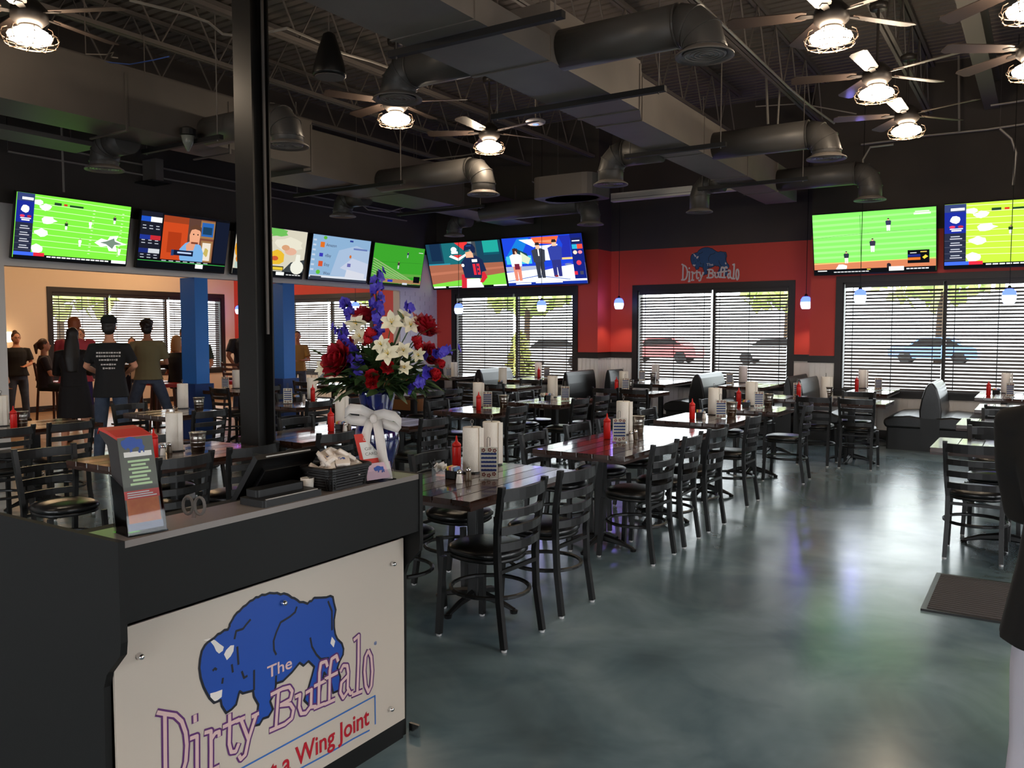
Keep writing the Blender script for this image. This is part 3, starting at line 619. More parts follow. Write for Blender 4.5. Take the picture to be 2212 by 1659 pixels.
def blob(c, u, v, ru, rv, n=12, j=.0, seed=1):
    rr = random.Random(seed); return (c, [(u+ru*(1+rr.uniform(-j, j))*math.cos(2*PI*k/n), v+rv*(1+rr.uniform(-j, j))*math.sin(2*PI*k/n)) for k in range(n)])
W, K = (245, 248, 245), (12, 14, 18)
def football(grass, line):
    L = [R_(grass, 0, 0, 1, 1)]
    for k in range(9): v = .2+k*.095; L.append((line, [(.14, v), (1, v-.03), (1, v-.022), (.14, v+.008)]))
    for u in (.63, .9):
        for k in range(14): L.append(R_(line, u+.02*k/14, .14+k*.055, u+.02+.02*k/14, .15+k*.055))
    for u, v, a, b, s in ((.24, .82, .05, .05, 1), (.27, .62, .06, .06, 2), (.22, .42, .055, .06, 3), (.19, .16, .055, .07, 4), (.17, .88, .04, .04, 5)): L.append(blob(W, u, v, a, b, 11, .25, s))
    for u, v, c in ((.42, .5, (30, 60, 30)), (.63, .56, W), (.85, .68, (50, 50, 60)), (.55, .25, W), (.92, .16, W)): L += person_pic(u, v, .13, c, W)
    L += [(W, [(.68, .34), (.74, .42), (.80, .40), (.82, .47), (.9, .49), (.88, .41), (.99, .35), (.88, .32), (.9, .22), (.82, .22), (.80, .30), (.74, .28)]), ((110, 130, 115), [(.73, .35), (.79, .38), (.86, .44), (.87, .39), (.94, .35), (.87, .33), (.85, .26), (.79, .33)])]
    L += [R_((35, 40, 60), 0, 0, .14, 1), R_((50, 62, 110), 0, .88, .14, 1), R_((26, 40, 140), 0, .55, .14, .88), blob(W, .07, .76, .035, .06, 9, .1), blob((220, 60, 90), .05, .65, .02, .02), blob((170, 40, 60), .105, .65, .018, .02), R_(W, .04, .9, .13, .94), R_(W, .045, .58, .11, .6), R_(W, .035, .61, .12, .625)]
    for k in range(4): L += [R_((180, 185, 195), .04, .49-k*.1, .1, .505-k*.1), R_((190, 190, 200), .035, .455-k*.1, .115, .47-k*.1), R_((90, 95, 110), 0, .43-k*.1, .14, .434-k*.1)]
    L += [R_(K, .14, 0, 1, .07), R_((60, 100, 230), 0, .045, .16, .1), R_((215, 40, 60), .16, .045, .25, .1), R_(K, 0, 0, .3, .045), R_(W, .85, .02, .99, .07)]
    for k in range(13): L.append(R_(W, .27+k*.043, .035, .305+k*.043, .055))
    L += [R_((30, 60, 40), .3, .87, .36, .91), R_((200, 40, 40), .38, .875, .41, .905), R_((30, 60, 40), .43, .87, .55, .9)]
    return L
def baseball(light, g2):
    L = [R_(light, 0, 0, 1, 1)]
    for k in range(8): L.append((g2, [(0, .25+k*.09), (1, .28+k*.09), (1, .31+k*.09), (0, .29+k*.09)]))
    L += [R_((198, 120, 84), 0, .06, 1, .19), ((225, 190, 110), [(0, .18), (1, .21), (1, .2), (0, .165)]), ((70, 120, 60), [(0, .6), (.5, .66), (1, .66), (1, .664), (.5, .664), (0, .604)]), ((70, 130, 60), [(.4, .1), (.404, .1), (.404, .95), (.4, .95)])]
    L += person_pic(.5, .34, .22, (50, 44, 66), W)+person_pic(.63, .67, .2, (50, 52, 80), W)+person_pic(.28, .17, .2, (40, 50, 60), (230, 215, 210))
    L += [blob(W, .24, .1, .05, .055, 9, .2), blob((40, 34, 40), .63, .1, .02, .05, 8, .2), R_(K, .78, .13, .95, .34), R_((30, 40, 120), .78, .23, .88, .27), R_((225, 110, 40), .78, .18, .88, .22), (((230, 200, 60)), [(.91, .19), (.94, .23), (.92, .26), (.895, .22)]), R_((220, 190, 90), .88, .3, .93, .315), R_(W, .8, .29, .85, .3)]
    L += [R_(K, 0, 0, 1, .075), R_(W, .63, .02, .75, .09), R_(W, .03, .045, .11, .06), R_((220, 200, 60), .45, .05, .48, .065), R_((235, 245, 225), .83, .9, .96, .93), R_((235, 245, 225), .84, .94, .95, .955)]
    for k in range(10): L.append(R_((210, 212, 215), .17+k*.03, .02, .195+k*.03, .035))
    for k in range(6): L.append(R_((210, 212, 215), .77+k*.03, .035, .795+k*.03, .055))
    return L
PIC = {}
PIC['football'] = football((120, 222, 62), (215, 245, 190)); PIC['football_yellow'] = football((180, 222, 60), (225, 245, 190)); PIC['baseball'] = baseball((125, 225, 95), (150, 235, 125))
PIC['interview'] = [R_((14, 14, 18), 0, 0, 1, 1), R_((120, 70, 52), .24, .17, .83, .97), R_((196, 70, 30), .24, .17, .52, .9), R_((165, 54, 22), .3, .3, .45, .68), R_((150, 60, 30), .24, .85, .55, .97), R_((90, 60, 50), .52, .17, .66, .97), R_((150, 110, 70), .66, .62, .83, .95), R_((40, 96, 170), .675, .66, .815, .92), R_((26, 60, 90), .69, .7, .8, .84), R_((150, 110, 70), .68, .17, .82, .58), R_((224, 214, 198), .7, .2, .8, .54), blob((190, 170, 90), .75, .36, .03, .08, 9, .3),
    ((118, 168, 215), [(.45, .2), (.44, .38), (.5, .5), (.58, .56), (.68, .48), (.72, .34), (.72, .17), (.46, .17)]), ((225, 160, 125), [(.55, .5), (.66, .5), (.665, .74), (.62, .8), (.56, .78), (.54, .66)]), ((92, 60, 44), [(.535, .68), (.55, .82), (.61, .87), (.67, .82), (.675, .7), (.655, .76), (.6, .78), (.56, .76)]), ((215, 150, 120), [(.52, .36), (.6, .38), (.62, .52), (.55, .54), (.51, .46)]), R_((120, 60, 40), .565, .5, .645, .535), blob(K, .585, .68, .008, .014), blob(K, .635, .68, .008, .014),
    R_((16, 24, 52), .38, .26, .6, .36), R_((30, 60, 110), .35, .25, .38, .36), R_((180, 200, 230), .42, .3, .58, .33), R_(K, 0, 0, 1, .17), R_((60, 190, 80), 0, .12, 1, .13), R_((26, 28, 40), 0, .17, .22, 1), R_((30, 80, 190), 0, .82, .1, .91), R_(W, .1, .82, .22, .91), R_((30, 50, 140), 0, .5, .11, .58), R_((190, 40, 50), .11, .5, .22, .58), R_((26, 40, 110), 0, .26, .1, .34), R_((200, 205, 210), .1, .26, .22, .34), R_(W, .64, .04, .73, .12), R_((20, 26, 44), .84, .17, 1, .97)]
for k in range(3):
    for j in range(3): PIC['interview'] += [R_((180, 185, 195), .02+j*.07, .74-k*.26, .055+j*.07, .755-k*.26), R_((180, 185, 195), .02+j*.07, .69-k*.26, .06+j*.07, .705-k*.26)]
for k in range(7): PIC['interview'].append(R_((190, 192, 200), .25+k*.08, .14, .3+k*.08, .155))
PIC['food'] = [R_((214, 208, 188), 0, 0, 1, 1), blob((110, 190, 90), .55, .93, .16, .1, 12, .2), blob((190, 180, 150), .3, .8, .2, .15, 12, .2), blob((230, 225, 205), .75, .7, .2, .14, 12, .2), blob((226, 176, 150), .78, .55, .09, .08), blob((214, 160, 120), .7, .62, .06, .06), blob((222, 150, 30), .1, .5, .1, .2, 12, .1), blob((206, 120, 30), .12, .3, .09, .14, 12, .1), blob((232, 186, 50), .58, .4, .12, .16, 12, .1), blob((200, 90, 50), .56, .38, .05, .05), blob((240, 238, 225), .35, .5, .12, .2, 12, .15), R_((16, 18, 22), 0, 0, 1, .11), ((60, 66, 70), [(.68, .11), (.8, .32), (1, .4), (1, .11)]), blob((236, 236, 222), .9, .22, .1, .15, 14), ((236, 236, 222), [(.86, .34), (.94, .34), (.93, .5), (.87, .5)]), R_((30, 28, 20), .45, .13, .7, .22), R_((226, 196, 60), .46, .14, .69, .2), R_(W, .6, .03, .72, .1), R_((180, 200, 190), .02, .12, .2, .24)]
for k in range(5): PIC['food'].append(R_((225, 225, 225), .75+k*.045, .04, .785+k*.045, .06))
PIC['pages'] = [R_((148, 186, 222), 0, 0, 1, 1), ((176, 200, 230), [(.35, .12), (1, .05), (1, .75), (.75, .85), (.45, .7)]), ((205, 215, 238), [(.5, .3), (1, .1), (1, .45), (.7, .55)]), R_((236, 120, 40), .13, .73, .2, .85), R_((60, 60, 190), .13, .52, .19, .6), R_((225, 90, 50), .13, .3, .2, .42), blob((100, 200, 60), .14, .17, .035, .05), blob((100, 190, 60), .2, .95, .03, .04), R_((40, 60, 150), .62, .92, .68, .96), blob((214, 120, 60), .66, .58, .02, .04), R_((110, 110, 180), .62, .34, .68, .42), R_((110, 130, 190), .7, .75, .95, .79), R_((230, 236, 246), 0, .05, 1, .1), R_((60, 66, 80), 0, 0, 1, .05), R_((70, 76, 90), .02, .05, .2, .08), ((225, 228, 240), [(.6, .1), (.95, .06), (.95, .2), (.62, .28)])]
for k in range(7): PIC['pages'].append(R_((205, 220, 240), .01, .2+k*.11, .06, .24+k*.11))
PIC['baseball_dark'] = [R_((62, 168, 46), 0, 0, 1, 1), ((100, 170, 70), [(0, .2), (0, .28), (1, .32), (1, .24)])]+[((150, 190, 120), [(0, .62-k*.06), (.02, .64-k*.06), (.9-k*.03, .1-k*.03), (.87-k*.03, .08-k*.03)]) for k in range(7)]+[R_((170, 130, 90), .2, .06, 1, .16), R_((30, 40, 30), 0, 0, 1, .05)]+person_pic(.5, .42, .2, (70, 60, 60), (200, 210, 200))+person_pic(.66, .72, .16, (50, 60, 90), (180, 200, 200))+[R_(K, .84, .1, .97, .26), R_((210, 225, 205), .88, .87, .97, .89), R_((40, 60, 200), .32, .08, .42, .14), R_((215, 220, 230), .62, .03, .72, .08), ((40, 110, 34), [(0, .55), (1, .61), (1, .615), (0, .555)])]  # pale slanted strips: window-blind reflections painted into the screen picture
PIC['batter'] = [R_((22, 58, 78), 0, 0, 1, 1), R_((18, 40, 66), .05, .62, .2, 1), R_((24, 96, 104), .22, .5, .68, 1), R_((120, 130, 132), .58, .6, .66, 1), R_((60, 66, 72), .63, .6, .68, 1), R_((30, 150, 140), .77, .75, .97, 1), R_((16, 76, 92), .77, .7, .97, .75), R_((40, 130, 150), 0, .5, .3, .56), ((214, 50, 50), [(.4, 1), (.58, 1), (.53, .8), (.48, .88)]), (W, [(.3, .7), (.42, .6), (.55, .72), (.53, .75), (.42, .66), (.33, .74)]), ((214, 50, 50), [(.36, .73), (.48, .73), (.42, .66)]), blob(W, .38, .85, .04, .06), R_(W, .34, .76, .43, .81), R_((150, 90, 68), 0, .05, 1, .53), ((170, 104, 80), [(0, .3), (1, .4), (1, .44), (0, .36)]), ((110, 196, 60), [(0, .03), (0, .1), (.4, .18), (.7, .24), (1, .3), (1, .03)]), R_(K, 0, 0, 1, .05), R_(W, .01, .015, .18, .05), R_((200, 205, 205), .22, .02, .7, .045), R_(W, .83, .02, 1, .05),
    ((226, 226, 232), [(.46, 0), (.49, .2), (.66, .2), (.7, 0)]), ((190, 36, 50), [(.4, 0), (.43, .3), (.5, .3), (.47, 0)]), ((190, 36, 50), [(.66, .12), (.7, .24), (.67, .32), (.74, .34), (.77, .22), (.7, .1)]), ((24, 36, 70), [(.47, .22), (.45, .56), (.52, .68), (.66, .7), (.74, .6), (.77, .36), (.71, .34), (.69, .2)]), ((220, 164, 130), [(.53, .66), (.63, .66), (.62, .8), (.53, .78)]), ((20, 32, 64), [(.51, .8), (.53, .92), (.58, .97), (.64, .95), (.67, .86), (.66, .76), (.62, .76), (.6, .84)]), R_((30, 60, 110), .55, .9, .62, .93), R_((205, 40, 56), .6, .28, .635, .52), R_((205, 40, 56), .65, .28, .69, .52), R_((24, 36, 70), .655, .33, .675, .38), R_((24, 36, 70), .655, .42, .675, .47), R_(W, .6, .56, .67, .62), blob(W, .47, .5, .02, .035)]
PIC['studio'] = [R_((24, 60, 190), 0, 0, 1, 1), ((20, 110, 190), [(0, .55), (.2, .98), (.35, .98), (.18, .5)]), R_((60, 170, 200), .02, .45, .35, .62), ((238, 240, 245), [(.22, .95), (.4, .78), (.62, .95)]), ((240, 90, 50), [(.38, .98), (.72, .98), (.68, .82), (.42, .86)]), ((235, 130, 90), [(.4, .9), (.7, .92), (.68, .84)]), ((210, 220, 240), [(.45, .5), (.66, .5), (.7, .82), (.42, .8)]), ((30, 40, 150), [(.72, .98), (.86, .98), (.84, .5), (.7, .5), (.76, .8)]), ((22, 60, 70), [(.14, .8), (.3, .66), (.32, .5), (.14, .6)]), ((190, 200, 170), [(.22, .7), (.34, .56), (.3, .44), (.2, .52)]), R_((150, 160, 185), 0, .3, .5, .4), ((236, 240, 248), [(0, 0), (1, 0), (1, .42), (.7, .36), (0, .28)]), ((232, 180, 110), [(.68, .5), (.92, .5), (.92, .54), (.68, .54)]), ((40, 60, 190), [(.5, .3), (.9, .42), (.9, .47), (.5, .36)]), ((90, 110, 170), [(0, .1), (.4, .2), (.8, .1), (.8, .085), (.4, .18), (0, .085)]), blob((110, 120, 150), .8, .4, .045, .02), R_((20, 44, 140), 0, 0, 1, .06), R_((236, 240, 248), .1, .02, .3, .05), R_(W, .36, .035, .7, .055), R_((18, 30, 110), .86, .1, 1, 1), R_((24, 30, 80), .87, .8, .99, .92), R_((40, 160, 190), .87, .7, .93, .79), R_((225, 70, 50), .93, .7, .995, .79), blob((230, 200, 180), .9, .63, .025, .04), blob((220, 120, 140), .96, .63, .025, .035), blob((200, 60, 80), .93, .42, .03, .05), R_(W, .88, .85, .97, .87), R_((200, 40, 60), .86, .18, .9, .25), R_((60, 60, 80), .93, .18, .97, .25)]+person_pic(.15, .1, .68, (238, 232, 236), (200, 120, 100), hair=(60, 30, 30))+[R_((100, 30, 50), .12, .34, .185, .46), R_((60, 30, 30), .12, .66, .15, .78), R_((60, 30, 30), .165, .7, .185, .78)]+person_pic(.45, .14, .74, (50, 54, 66), (46, 50, 62))+[R_(W, .445, .6, .46, .74)]+person_pic(.66, .16, .76, (44, 56, 140), (40, 44, 110))+[R_((120, 40, 50), .62, .15, .66, .19)]
def tv(label, pic, axis, a0, a1, zb, zt, bot, top, lit=1.0):
    """a0..a1 along the wall, bottom edge at depth bot, top edge leaning out to depth top"""
    if axis == 'x': o = Vector((a0, bot, zb)); u = Vector((1, 0, 0)); v = Vector((0, top-bot, zt-zb))
    else: o = Vector((bot, a0, zb)); u = Vector((0, 1, 0)); v = Vector((top-bot, 0, zt-zb))
    wd, ht = a1-a0, v.length; v = v.normalized(); n = u.cross(v)
    c = o+u*wd/2+v*ht/2
    r = thing('television', label, 'television', c, 0, 'wall televisions')
    Rm = Matrix((u, v, n)).transposed().to_4x4(); r.matrix_world = Matrix.Translation(c)@Rm
    MB().rbox((0, 0, -.03), (wd, ht, .045), .012).build('bezel', M_black, r)
    MB().box((0, 0, -.075), (wd*.5, ht*.5, .05)).build('rear_housing', M_black, r)
    MB().box((0, -.05, -.14), (.3, .3, .1)).build('mount_arm', M_strut, r)
    pols = PIC[pic]; cols = []; mb = MB(); b = .012; mt = .022
    for i, (cc, poly) in enumerate(pols):
        if cc not in cols: cols.append(cc)
        mb.cur = cols.index(cc); z = -.0068+.00025*i
        pts = [(-wd/2+b+min(max(p[0], 0), 1)*(wd-2*b), -ht/2+mt+min(max(p[1], 0), 1)*(ht-b-mt), z) for p in poly]
        A = sum(pts[k][0]*pts[(k+1) % len(pts)][1]-pts[(k+1) % len(pts)][0]*pts[k][1] for k in range(len(pts)))
        if A < 0: pts.reverse()
        mb.add(pts, [tuple(range(len(pts)))])
    mb.build('screen', [em(*q, k=lit) for q in cols], r)
    return r
T1_ = tv('television showing a green football field, first on the left wall', 'football', 'y', 5.155, 6.64, 2.495, 3.29, -10.48, -10.30)
tv('television showing a smiling man in a blue shirt at a desk', 'interview', 'y', 6.78, 8.235, 2.49, 3.27, -10.48, -10.31, .9)
tv('television showing a food advertisement, half hidden by the black post', 'food', 'y', 8.36, 9.80, 2.49, 3.27, -10.48, -10.31, .8)
tva = tv('television showing a pale blue page of shop names', 'pages', 'y', 9.925, 11.355, 2.49, 3.265, -10.48, -10.33, .7)
tv('television showing a dim green baseball field with blind reflections, last on the left wall', 'baseball_dark', 'y', 11.44, 12.91, 2.48, 3.255, -10.48, -10.33, .75)
tv('television showing a batter in a navy jersey on a dirt field', 'batter', 'x', -10.57, -8.75, 2.47, 3.375, 13.45, 13.17, 1.1)
tv('television showing three presenters in a bright blue studio', 'studio', 'x', -8.73, -7.0, 2.48, 3.385, 13.45, 13.17, 1.2)
tv('television showing a bright green baseball infield over the right window', 'baseball', 'x', -3.05, -1.335, 2.486, 3.40, 13.45, 13.19, 1.1)
tv('television showing a yellow-green football field cut by the right edge', 'football_yellow', 'x', -1.25, .69, 2.51, 3.41, 13.45, 13.19, 1.15)
for s, v_ in (('Amazon', .76), ('eBay', .53), ('Etsy', .33), ('Woo', .14)):
    text_mesh('screen_text', s, em(70, 80, 110, .7), .075, (-.715+.23*1.4, -.39+v_*.78, .002), (1, 0, 0), (0, 1, 0), tva, ext=.0003)
# ================================================================ LOGO (traced on the stand front, reused on the wall)
OUT=[(-0.307,0.243),(-0.285,0.25),(-0.258,0.253),(-0.251,0.267),(-0.234,0.287),(-0.213,0.298),(-0.187,0.31),(-0.16,0.319),(-0.138,0.322),(-0.111,0.322),(-0.074,0.317),(-0.047,0.306),(-0.018,0.298),(0.001,0.282),(0.025,0.267),(0.035,0.257),(0.07,0.242),(0.088,0.246),(0.101,0.254),(0.132,0.246),(0.158,0.24),(0.177,0.24),(0.19,0.232),(0.195,0.208),(0.203,0.182),(0.194,0.148),(0.194,0.12),(0.199,0.094),(0.209,0.074),(0.231,0.051),(0.239,0.028),(0.236,0.008),(0.219,-0.01),(0.207,-0.031),(0.221,-0.068),(0.217,-0.116),(0.184,-0.114),(0.174,-0.068),(0.142,-0.024),(0.131,-0.06),(0.114,-0.125),(0.072,-0.117),(0.047,-0.088),(0.069,-0.049),(0.085,-0.015),(0.096,0.012),(0.07,0.041),(0.047,0.033),(0.03,0.049),(-0.005,0.028),(-0.044,0.012),(-0.072,0.015),(-0.082,-0.019),(-0.099,-0.035),(-0.088,-0.066),(-0.107,-0.084),(-0.13,-0.081),(-0.144,-0.095),(-0.166,-0.09),(-0.152,-0.052),(-0.147,-0.028),(-0.164,0.004),(-0.167,0.026),(-0.207,0.032),(-0.219,0.043),(-0.223,0.034),(-0.233,0.006),(-0.25,-0.002),(-0.271,-0.006),(-0.287,0.023),(-0.29,0.042),(-0.314,0.043),(-0.33,0.064),(-0.339,0.082),(-0.35,0.106),(-0.359,0.137),(-0.363,0.169),(-0.359,0.195),(-0.353,0.217),(-0.341,0.231),(-0.331,0.237)]
WHT=[[(-0.346,0.248),(-0.325,0.247),(-0.305,0.235),(-0.288,0.217),(-0.274,0.204),(-0.278,0.193),(-0.292,0.189),(-0.302,0.2),(-0.31,0.219),(-0.321,0.235)],[(-0.274,0.18),(-0.266,0.191),(-0.249,0.2),(-0.236,0.197),(-0.239,0.179),(-0.25,0.166),(-0.264,0.159)],[(-0.327,0.077),(-0.306,0.074),(-0.283,0.073),(-0.286,0.051),(-0.306,0.045),(-0.322,0.054),(-0.326,0.066)],[(0.182,0.091),(0.198,0.07),(0.19,0.05),(0.174,0.07)]]
DET=[[(-0.171,0.259),(-0.188,0.248),(-0.201,0.238),(-0.227,0.239),(-0.234,0.216)],[(-0.224,0.188),(-0.221,0.13)],[(-0.246,0.139),(-0.243,0.113)],[(-0.28,0.108),(-0.283,0.092)],[(-0.209,0.104),(-0.201,0.08),(-0.188,0.082)],[(0.022,0.245),(0.014,0.229),(-0.01,0.22),(-0.049,0.213),(-0.068,0.185),(-0.08,0.16),(-0.079,0.129),(-0.07,0.111)],[(0.08,0.12),(0.087,0.086),(0.107,0.052),(0.127,0.029),(0.165,0.02)],[(0.166,0.224),(0.184,0.183),(0.183,0.115)],[(-0.316,0.144),(-0.308,0.148),(-0.302,0.142)],[(-0.161,0.091),(-0.163,0.026)],[(-0.072,0.041),(-0.075,0.004)]]
LET=[[(-0.505,0.089),(-0.48,0.075),(-0.448,0.058),(-0.427,0.031),(-0.415,-0.008),(-0.412,-0.046),(-0.417,-0.094),(-0.433,-0.134),(-0.458,-0.153),(-0.508,-0.152)],[(-0.481,0.075),(-0.484,-0.084),(-0.485,-0.15)],[(-0.382,0.032),(-0.382,0.011)],[(-0.4,-0.032),(-0.377,-0.034),(-0.379,-0.112),(-0.38,-0.177)],[(-0.399,-0.181),(-0.364,-0.177)],[(-0.35,-0.036),(-0.328,-0.039),(-0.329,-0.099),(-0.331,-0.158)],[(-0.352,-0.162),(-0.302,-0.162)],[(-0.327,-0.065),(-0.313,-0.052),(-0.299,-0.053),(-0.299,-0.068)],[(-0.259,-0.014),(-0.26,-0.058),(-0.263,-0.107),(-0.256,-0.137),(-0.239,-0.142),(-0.227,-0.122)],[(-0.284,-0.045),(-0.224,-0.045)],[(-0.217,-0.047),(-0.191,-0.12)],[(-0.156,-0.056),(-0.189,-0.124),(-0.203,-0.169),(-0.22,-0.176),(-0.227,-0.161)],[(-0.234,-0.047),(-0.202,-0.048)],[(-0.174,-0.057),(-0.147,-0.056)],[(-0.096,-0.014),(-0.047,-0.012),(-0.018,-0.017),(-0.005,-0.037),(-0.014,-0.062),(-0.058,-0.064)],[(-0.058,-0.064),(-0.015,-0.077),(-0.001,-0.1),(-0.009,-0.128),(-0.04,-0.136),(-0.104,-0.132)],[(-0.064,-0.013),(-0.078,-0.132)],[(0.008,-0.061),(0.029,-0.061),(0.024,-0.102),(0.033,-0.129),(0.054,-0.135),(0.074,-0.122)],[(0.055,-0.065),(0.081,-0.063),(0.077,-0.123),(0.1,-0.13)],[(0.158,-0.008),(0.151,0.013),(0.127,0.015),(0.119,-0.016),(0.113,-0.127)],[(0.094,-0.056),(0.149,-0.055)],[(0.092,-0.133),(0.14,-0.136)],[(0.21,-0.007),(0.202,0.016),(0.178,0.012),(0.169,-0.026),(0.164,-0.131)],[(0.144,-0.049),(0.207,-0.047)],[(0.142,-0.138),(0.191,-0.14)],[(0.221,-0.048),(0.235,-0.032),(0.255,-0.039),(0.26,-0.066),(0.256,-0.122),(0.27,-0.148),(0.284,-0.148)],[(0.257,-0.077),(0.225,-0.091),(0.219,-0.125),(0.233,-0.151),(0.256,-0.135)],[(0.291,0.044),(0.317,0.053),(0.314,-0.043),(0.306,-0.156)],[(0.278,-0.158),(0.331,-0.162)],[(0.368,-0.021),(0.383,-0.05),(0.388,-0.107),(0.381,-0.16),(0.365,-0.178),(0.351,-0.149),(0.345,-0.092),(0.352,-0.039),(0.368,-0.021)]]
def logo(parent, o, u, v, sc_, n, full, mats):
    """bison and lettering as thin flat layers; o = plane point of the design's centre"""
    o, u, v, n = Vector(o), Vector(u), Vector(v), Vector(n)
    blue, black, white, line, fill, red, frame = mats
    def lay(name, polys, m, h0, h1):
        mb = MB()
        for p in polys: mb.ext([(a*sc_, b*sc_) for a, b in p], o+n*h0, u, v, n*(h1-h0))
        return mb.build(name, m, parent)
    def strokes(name, sts, w_, m, h):
        mb = MB()
        for s in sts:
            for i in range(len(s)-1):
                h += 4e-6
                a, b = Vector(s[i]), Vector(s[i+1]); d = (b-a); 
                if d.length < 1e-5: continue
                d.normalize(); q = Vector((-d.y, d.x))*w_/2; e = d*w_*.1
                mb.add([o+n*h+u*(p.x*sc_)+v*(p.y*sc_) for p in (a-e-q, b+e-q, b+e+q, a-e+q)], [(0, 1, 2, 3)])
            for p in s[1:-1]:
                h += 4e-6
                mb.add([o+n*h+u*((p[0]+w_/2*math.cos(k*PI/4))*sc_)+v*((p[1]+w_/2*math.sin(k*PI/4))*sc_) for k in range(8)], [tuple(range(8))])
        return mb.build(name, m, parent)
    rr = random.Random(3); O2 = []
    for i in range(len(OUT)):   # woolly edge
        a, b = Vector(OUT[i]), Vector(OUT[(i+1) % len(OUT)]); O2.append(tuple(a))
        if i < 17 and (b-a).length > .012: m_ = (a+b)/2; d = (b-a).normalized(); O2.append((m_.x-d.y*-.004, m_.y+d.x*.004))
    import mathutils.geometry as G
    mb = MB(); tri = G.tessellate_polygon([[Vector((a, b, 0)) for a, b in O2]])
    mb.add([o+n*.0006+u*(a*sc_)+v*(b*sc_) for a, b in O2], [tuple(t) for t in tri]); mb.build('bison', blue, parent)
    strokes('bison_outline', [O2+[O2[0]]], .008, black, .0010); strokes('bison_detail', DET, .0075, black, .0011)
    lay('bison_horns_and_muzzle', WHT, white, .0008, .0012)
    k_ = 0
    for c_ in (2, 3, 3, 2, 4, 3, 2, 3, 3, 2, 2, 1):
        strokes('letter', LET[k_:k_+c_], .0235, line, .0016); strokes('letter_fill', LET[k_:k_+c_], .0118, fill, .0020); k_ += c_
    text_mesh('lettering_the', 'The', fill, .056*sc_, o+u*(-.11*sc_)+v*(.045*sc_)+n*.0022, u, v, parent, width=.105*sc_, ext=.0002, bold=.0006)
    if full:
        text_mesh('lettering_tagline', 'Just a Wing Joint', red, .095, o+u*-.20+v*-.303+n*.0016, u, v, parent, width=.575, ext=.0003, bold=.0012)
        strokes('frame_line', [[(-.30, -.207), (.402, -.207), (.402, -.318)], [(-.30, -.325), (.0, -.318), (.155, -.324), (.284, -.324), (.37, -.328)]], .006, frame, .0012)
        text_mesh('registered_mark', '®', frame, .02, o+u*.40+v*-.012+n*.0012, u, v, parent, ext=.0002)
# wall logo over the recessed window
tag_sign = thing('wall_logo', 'painted blue bison logo reading The Dirty Buffalo on the red wall above the middle window', 'sign', (-4.98, YR, 2.72))
wl = mat('logo_white_wall', S(216, 206, 200), .6); lb = mat('logo_blue_wall', S(44, 84, 130), .6); lk = mat('logo_dark_wall', S(26, 34, 52), .6)
logo(tag_sign, (.075, -.004, .0), (1, 0, 0), (0, 0, 1), 1.16, (0, -1, 0), False, (lb, lk, wl, wl, wl, wl, wl))
# ================================================================ HOST STAND
HX, HY0, HY1, HZ = -2.015, 1.23, 2.49, 1.07
r = thing('host_stand', 'black host stand with a white bison logo panel in the left foreground', 'stand', (0, 0, 0))
prof = [(-2.98, 0), (-2.11, 0), (-2.10, .66), (-2.085, .70), (-2.05, .735), (-2.02, .765), (HX, .80), (HX, HZ-.0), (-2.98, HZ)]
MB().ext(prof, (0, HY0, 0), (1, 0, 0), (0, 0, 1), (0, .02, 0)).build('side_panel', M_blackmat, r); MB().ext(prof, (0, HY1-.02, 0), (1, 0, 0), (0, 0, 1), (0, .02, 0)).build('side_panel', M_blackmat, r)
MB().b2((HX-.02, HY0+.02, .873), (HX-.004, HY1-.02, HZ-.021)).build('front_fascia', M_blackmat, r); MB().b2((HX-.12, HY0+.02, .845), (HX-.006, HY1-.02, .873)).build('fascia_lip', M_blackmat, r)
MB().b2((-2.135, HY0+.02, .02), (-2.115, HY1-.02, .87)).build('front_panel', M_blackmat, r)
M_ledge = mat('grey_laminate_ledge', S(128, 120, 115), .3, coat=.2)
MB().b2((-2.19, HY0+.02, HZ-.02), (HX-.003, HY1-.02, HZ-.001)).build('front_ledge', M_ledge, r)
MB().b2((-2.98, HY0+.02, .86), (-2.19, HY1-.02, .885)).build('work_surface', M_blackmat, r); MB().b2((-2.98, HY0+.02, .0), (-2.96, HY1-.02, .86)).build('rear_panel', M_blackmat, r)
MB().b2((-2.205, HY0+.02, .885), (-2.19, HY1-.02, HZ-.001)).build('ledge_riser', M_blackmat, r)
MB().b2((-2.115, HY0+.03, .0), (-2.10, HY1-.03, .085)).build('toe_kick', M_blackmat, r)
MB().b2((HX-.03, HY1-.0, .0), (HX-.08, HY1+.012, .05)).build('bracket', M_chrome, r)
s = thing('logo_panel', 'white acrylic panel with a blue bison reading The Dirty Buffalo Just a Wing Joint', 'sign', (0, 0, 0))
MB().b2((-2.094, HY0+.022, .085), (-2.086, HY1-.035, .812)).build('panel', mat('white_acrylic_panel', S(196, 184, 170), .35), s)
for y, z in ((1.325, .72), (2.385, .727), (2.365, .16), (1.84, .727), (1.325, .16)):
    m = MB().lathe([(.001, .02), (.006, .019), (.009, .014), (.010, .0), (.006, -.02)], n=14).build('standoff_stud', M_chrome, s, smooth=True); m.location = (-2.086, y, z); m.rotation_euler = (0, PI/2, 0)
logo(s, (-2.086, 1.88, .45), (0, 1, 0), (0, 0, 1), 1.0, (1, 0, 0), True, (mat('logo_blue', S(30, 74, 160), .4), mat('logo_black', S(14, 16, 28), .4), mat('logo_white', S(228, 220, 212), .4), mat('logo_purple', S(92, 44, 104), .4), mat('logo_pinkish', S(212, 180, 176), .4), mat('logo_red', S(176, 22, 40), .4), mat('logo_frame_blue', S(52, 104, 176), .4)))
